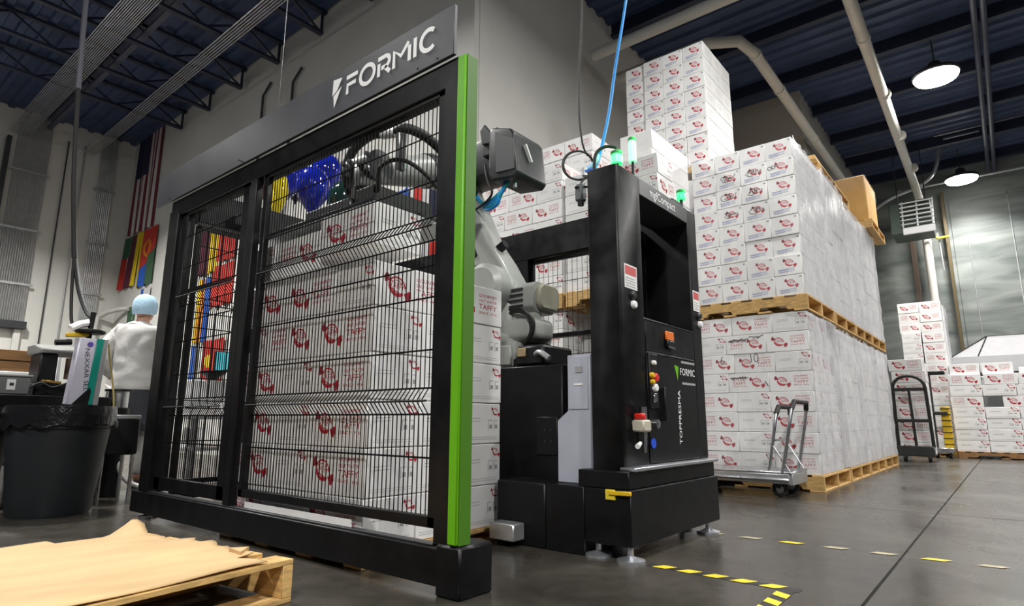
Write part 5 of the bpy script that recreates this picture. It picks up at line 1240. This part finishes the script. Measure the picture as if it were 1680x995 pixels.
# ================================================================== CABLES AND HOSES OVER THE TOWER
dc = empty('hanging_cable', (2.66, 1.7, 1.86), 'black cable from the deck with a coil and grey plug beside the tower top', 'cable')
MB().tube(smooth_path([(2.95,1.7,7.3),(2.80,1.7,4.5),(2.747,1.7,3.08),(2.70,1.7,2.6),(2.676,1.69,2.295),(2.69,1.68,2.12),(2.725,1.67,2.06)]), .0055, 8).build('cable_run', rubber, dc)
ringp = [(Vector((2.66,1.69,1.99)) + (Vector((.63,-.775,0))*math.cos(a*math.pi/16) + VZ*math.sin(a*math.pi/16))*.085) for a in range(32)]
for k in range(3): MB().tube([p + Vector((.004*k,.006*k,.004*(k-1))) for p in ringp], .0055, 6, closed=True).build('cable_coil', rubber, dc)
MB().tube(smooth_path([(2.70,1.65,1.93),(2.665,1.66,1.90),(2.64,1.665,1.87)]), .0055, 6).build('cable_tail', rubber, dc)
MB().box(2.61, 2.66, 1.64, 1.69, 1.76, 1.86).build('plug', mat('plug_grey', (.10,.11,.115), .45), dc, bevel=.01)
MB().cyl((2.635,1.665,1.76),(2.635,1.665,1.74),.018,n=10).build('plug_ring', black2, dc)
MB().tube([(2.60,1.68,1.835),(2.645,1.62,1.84)], .006, 6).build('plug_lever', black2, dc)
bh = empty('air_hose', (2.62, 1.6, 1.86), 'bright blue air hose dropping from the deck to the tower top with blue handle', 'hose')
MB().tube(smooth_path([(3.75,1.6,7.3),(3.42,1.6,5.0),(3.22,1.6,3.7),(3.116,1.6,3.25),(2.95,1.6,2.70),(2.861,1.6,2.377),(2.79,1.6,2.18),(2.70,1.59,2.0),(2.62,1.58,1.90)]), .009, 8).build('hose_run', blueh, bh)
MB().bar((2.535,1.585,1.875),(2.66,1.50,1.905),.03,.03).build('blue_handle', mat('blue_handle_plastic', (.01,.10,.55), .35), bh, bevel=.008)
MB().cyl((2.545,1.58,1.858),(2.545,1.58,1.90),.016,n=10).build('brass_nipple', silver, bh)
MB().tube(smooth_path([(2.70,1.59,2.03),(2.66,1.58,1.98),(2.60,1.58,1.93),(2.56,1.58,1.90)]), .012, 8).build('clear_sleeve', mat('clear_blue_sleeve', (.35,.5,.75), .3), bh)
for (yy, zz0, lab) in ((9.9, 6.4, 'thin dark hanger rod on the flag wall, left of the name board'), (8.9, 6.3, 'thin dark conduit drop on the flag wall above the name board')):
    pipe('wall_conduit', [(4.96, yy, 2.5), (4.96, yy, zz0), (4.96, yy-.25, zz0+.18)], .022, darkst, lab, 'conduit')
pipe('hanger_wire', [(3.2, 6.0, 7.3), (3.2, 6.0, 2.6)], .006, darkst, 'thin grey wire hanging from the deck above the name board', 'wire')

# ================================================================== CARTS AT RIGHT
pc = empty('platform_cart', (5.45, 1.8, 0), 'silver platform cart with folding tube handle parked before the front carton load', 'cart')
MB().box(5.24, 5.74, 1.40, 2.30, .185, .205).build('deck', steel, pc, bevel=.006)
for xx in (5.25, 5.72): MB().box(xx-.012, xx+.012, 1.42, 2.28, .11, .185).build('side_rail', silver, pc, bevel=.003)
MB().tube([(5.22,1.42,.145),(5.20,1.5,.145),(5.20,2.2,.145),(5.22,2.28,.145)], .014, 8).build('bumper_tube', steel, pc)
MB().box(5.26, 5.72, 1.40, 1.44, .10, .19).build('end_rail', silver, pc, bevel=.003)
for xx in (5.33, 5.66):
    for yy in (1.52, 2.18):
        w_ = MB().lathe([(.055,-.016),(.062,-.012),(.062,.012),(.055,.016)], (xx, yy, .062), 20, (1,.15,0)).build('caster_wheel', rubber, pc)
        MB().lathe([(.03,-.018),(.03,.018)], (xx, yy, .062), 14, (1,.15,0)).build('wheel_hub', steel, w_)
        MB().bar((xx, yy+.01, .07), (xx, yy, .115), .045, .05).build('caster_fork', darkst, pc, bevel=.004)
def uhandle(y0, lean, top, xx0, xx1, nm, grip=True):
    a = [(xx0, y0, .20), (xx0, y0-lean*.6, top*.70), (xx0+.01, y0-lean*.9, top-.05), (xx0+.05, y0-lean, top), (xx1-.05, y0-lean, top), (xx1-.01, y0-lean*.9, top-.05), (xx1, y0-lean*.6, top*.70), (xx1, y0, .20)]
    h = MB().tube(a, .014, 10).build(nm, steel, pc)
    if grip: MB().tube([(xx0+.008,y0-lean*.88,top-.06),(xx0+.05,y0-lean,top),(xx1-.05,y0-lean,top),(xx1-.008,y0-lean*.88,top-.06)], .020, 10).build('handle_grip', rubber, h)
uhandle(1.58, .10, .72, 5.27, 5.70, 'tube_handle'); uhandle(1.47, .12, .76, 5.25, 5.72, 'tube_handle')
MB().tube([(5.27,1.52,.45),(5.70,1.52,.45)], .010, 8).build('handle_crossbar', steel, pc)
for xx in (5.27, 5.70): MB().tube([(xx,1.54,.42),(xx,1.42,.21)], .008, 6).build('handle_brace', steel, pc)

ht = empty('hand_truck', (11.3, 1.2, 0), 'black upright hand truck with arched top loaded with cartons', 'hand truck')
MB().tube([(11.42,1.415,.22),(11.36,1.41,.7),(11.30,1.40,1.12)] + [(11.285, 1.185+.215*math.cos(a*math.pi/10), 1.12+.19*math.sin(a*math.pi/10)) for a in range(1,10)] + [(11.30,.97,1.12),(11.36,.965,.7),(11.42,.96,.22)], .024, 10).build('frame_tube', rubber, ht)
for zz in (.62, 1.10): MB().bar((11.31+.08*(1.1-zz),1.41,zz),(11.31+.08*(1.1-zz),.965,zz),.03,.05).build('cross_bar', rubber, ht)
MB().bar((11.40,1.18,.24),(11.31,1.19,1.10),.035,.03).build('centre_bar', rubber, ht)
MB().box(11.30, 11.48, .95, 1.44, .085, .235).build('axle_box', robotd, ht, bevel=.01)
MB().box(11.46, 11.95, .97, 1.40, .085, .10).build('toe_plate', robotd, ht)
for yy in (1.02, 1.34): MB().lathe([(.055,-.022),(.062,-.015),(.062,.015),(.055,.022)], (11.36,yy,.062), 18, (0,1,0)).build('wheel', rubber, ht)
for k in range(8):
    put(.46, .38, .183, 'taffy', 11.49+.19, 1.19 + (.03 if k == 7 else .0), .102+k*.186+.0, R90, 'white carton with candy logo on the hand truck, %s row up' % ORD[k], 'cartons stacked on the hand truck')
stk = empty('pallet_stacker', (13.0, .88, 0), 'yellow walkie stacker with black banded column between far carton stacks', 'stacker')
MB().box(12.92, 13.0, .80, .93, .06, .86).build('yellow_column', yellow, stk, bevel=.008)
for k in range(8): MB().box(12.91, 12.925, .795, .935, .12+k*.1, .135+k*.1).build('black_band', tapek, stk)
MB().box(12.80, 12.98, .80, 1.08, 1.41, 1.47).build('fork_arm', black2, stk, bevel=.01)
MB().box(12.92, 13.0, 1.02, 1.08, .05, 1.41).build('mast_rail', darkst, stk)
MB().box(12.75, 12.98, .80, 1.12, .08, .17).build('base_frame', steel, stk, bevel=.008)
MB().box(12.86, 12.98, .83, 1.06, .72, .78).build('tiller_head', tapek, stk, bevel=.01)
for yy in (.86, 1.04): MB().lathe([(.05,-.02),(.05,.02)], (12.85,yy,.05), 16, (0,1,0)).build('wheel', rubber, stk)
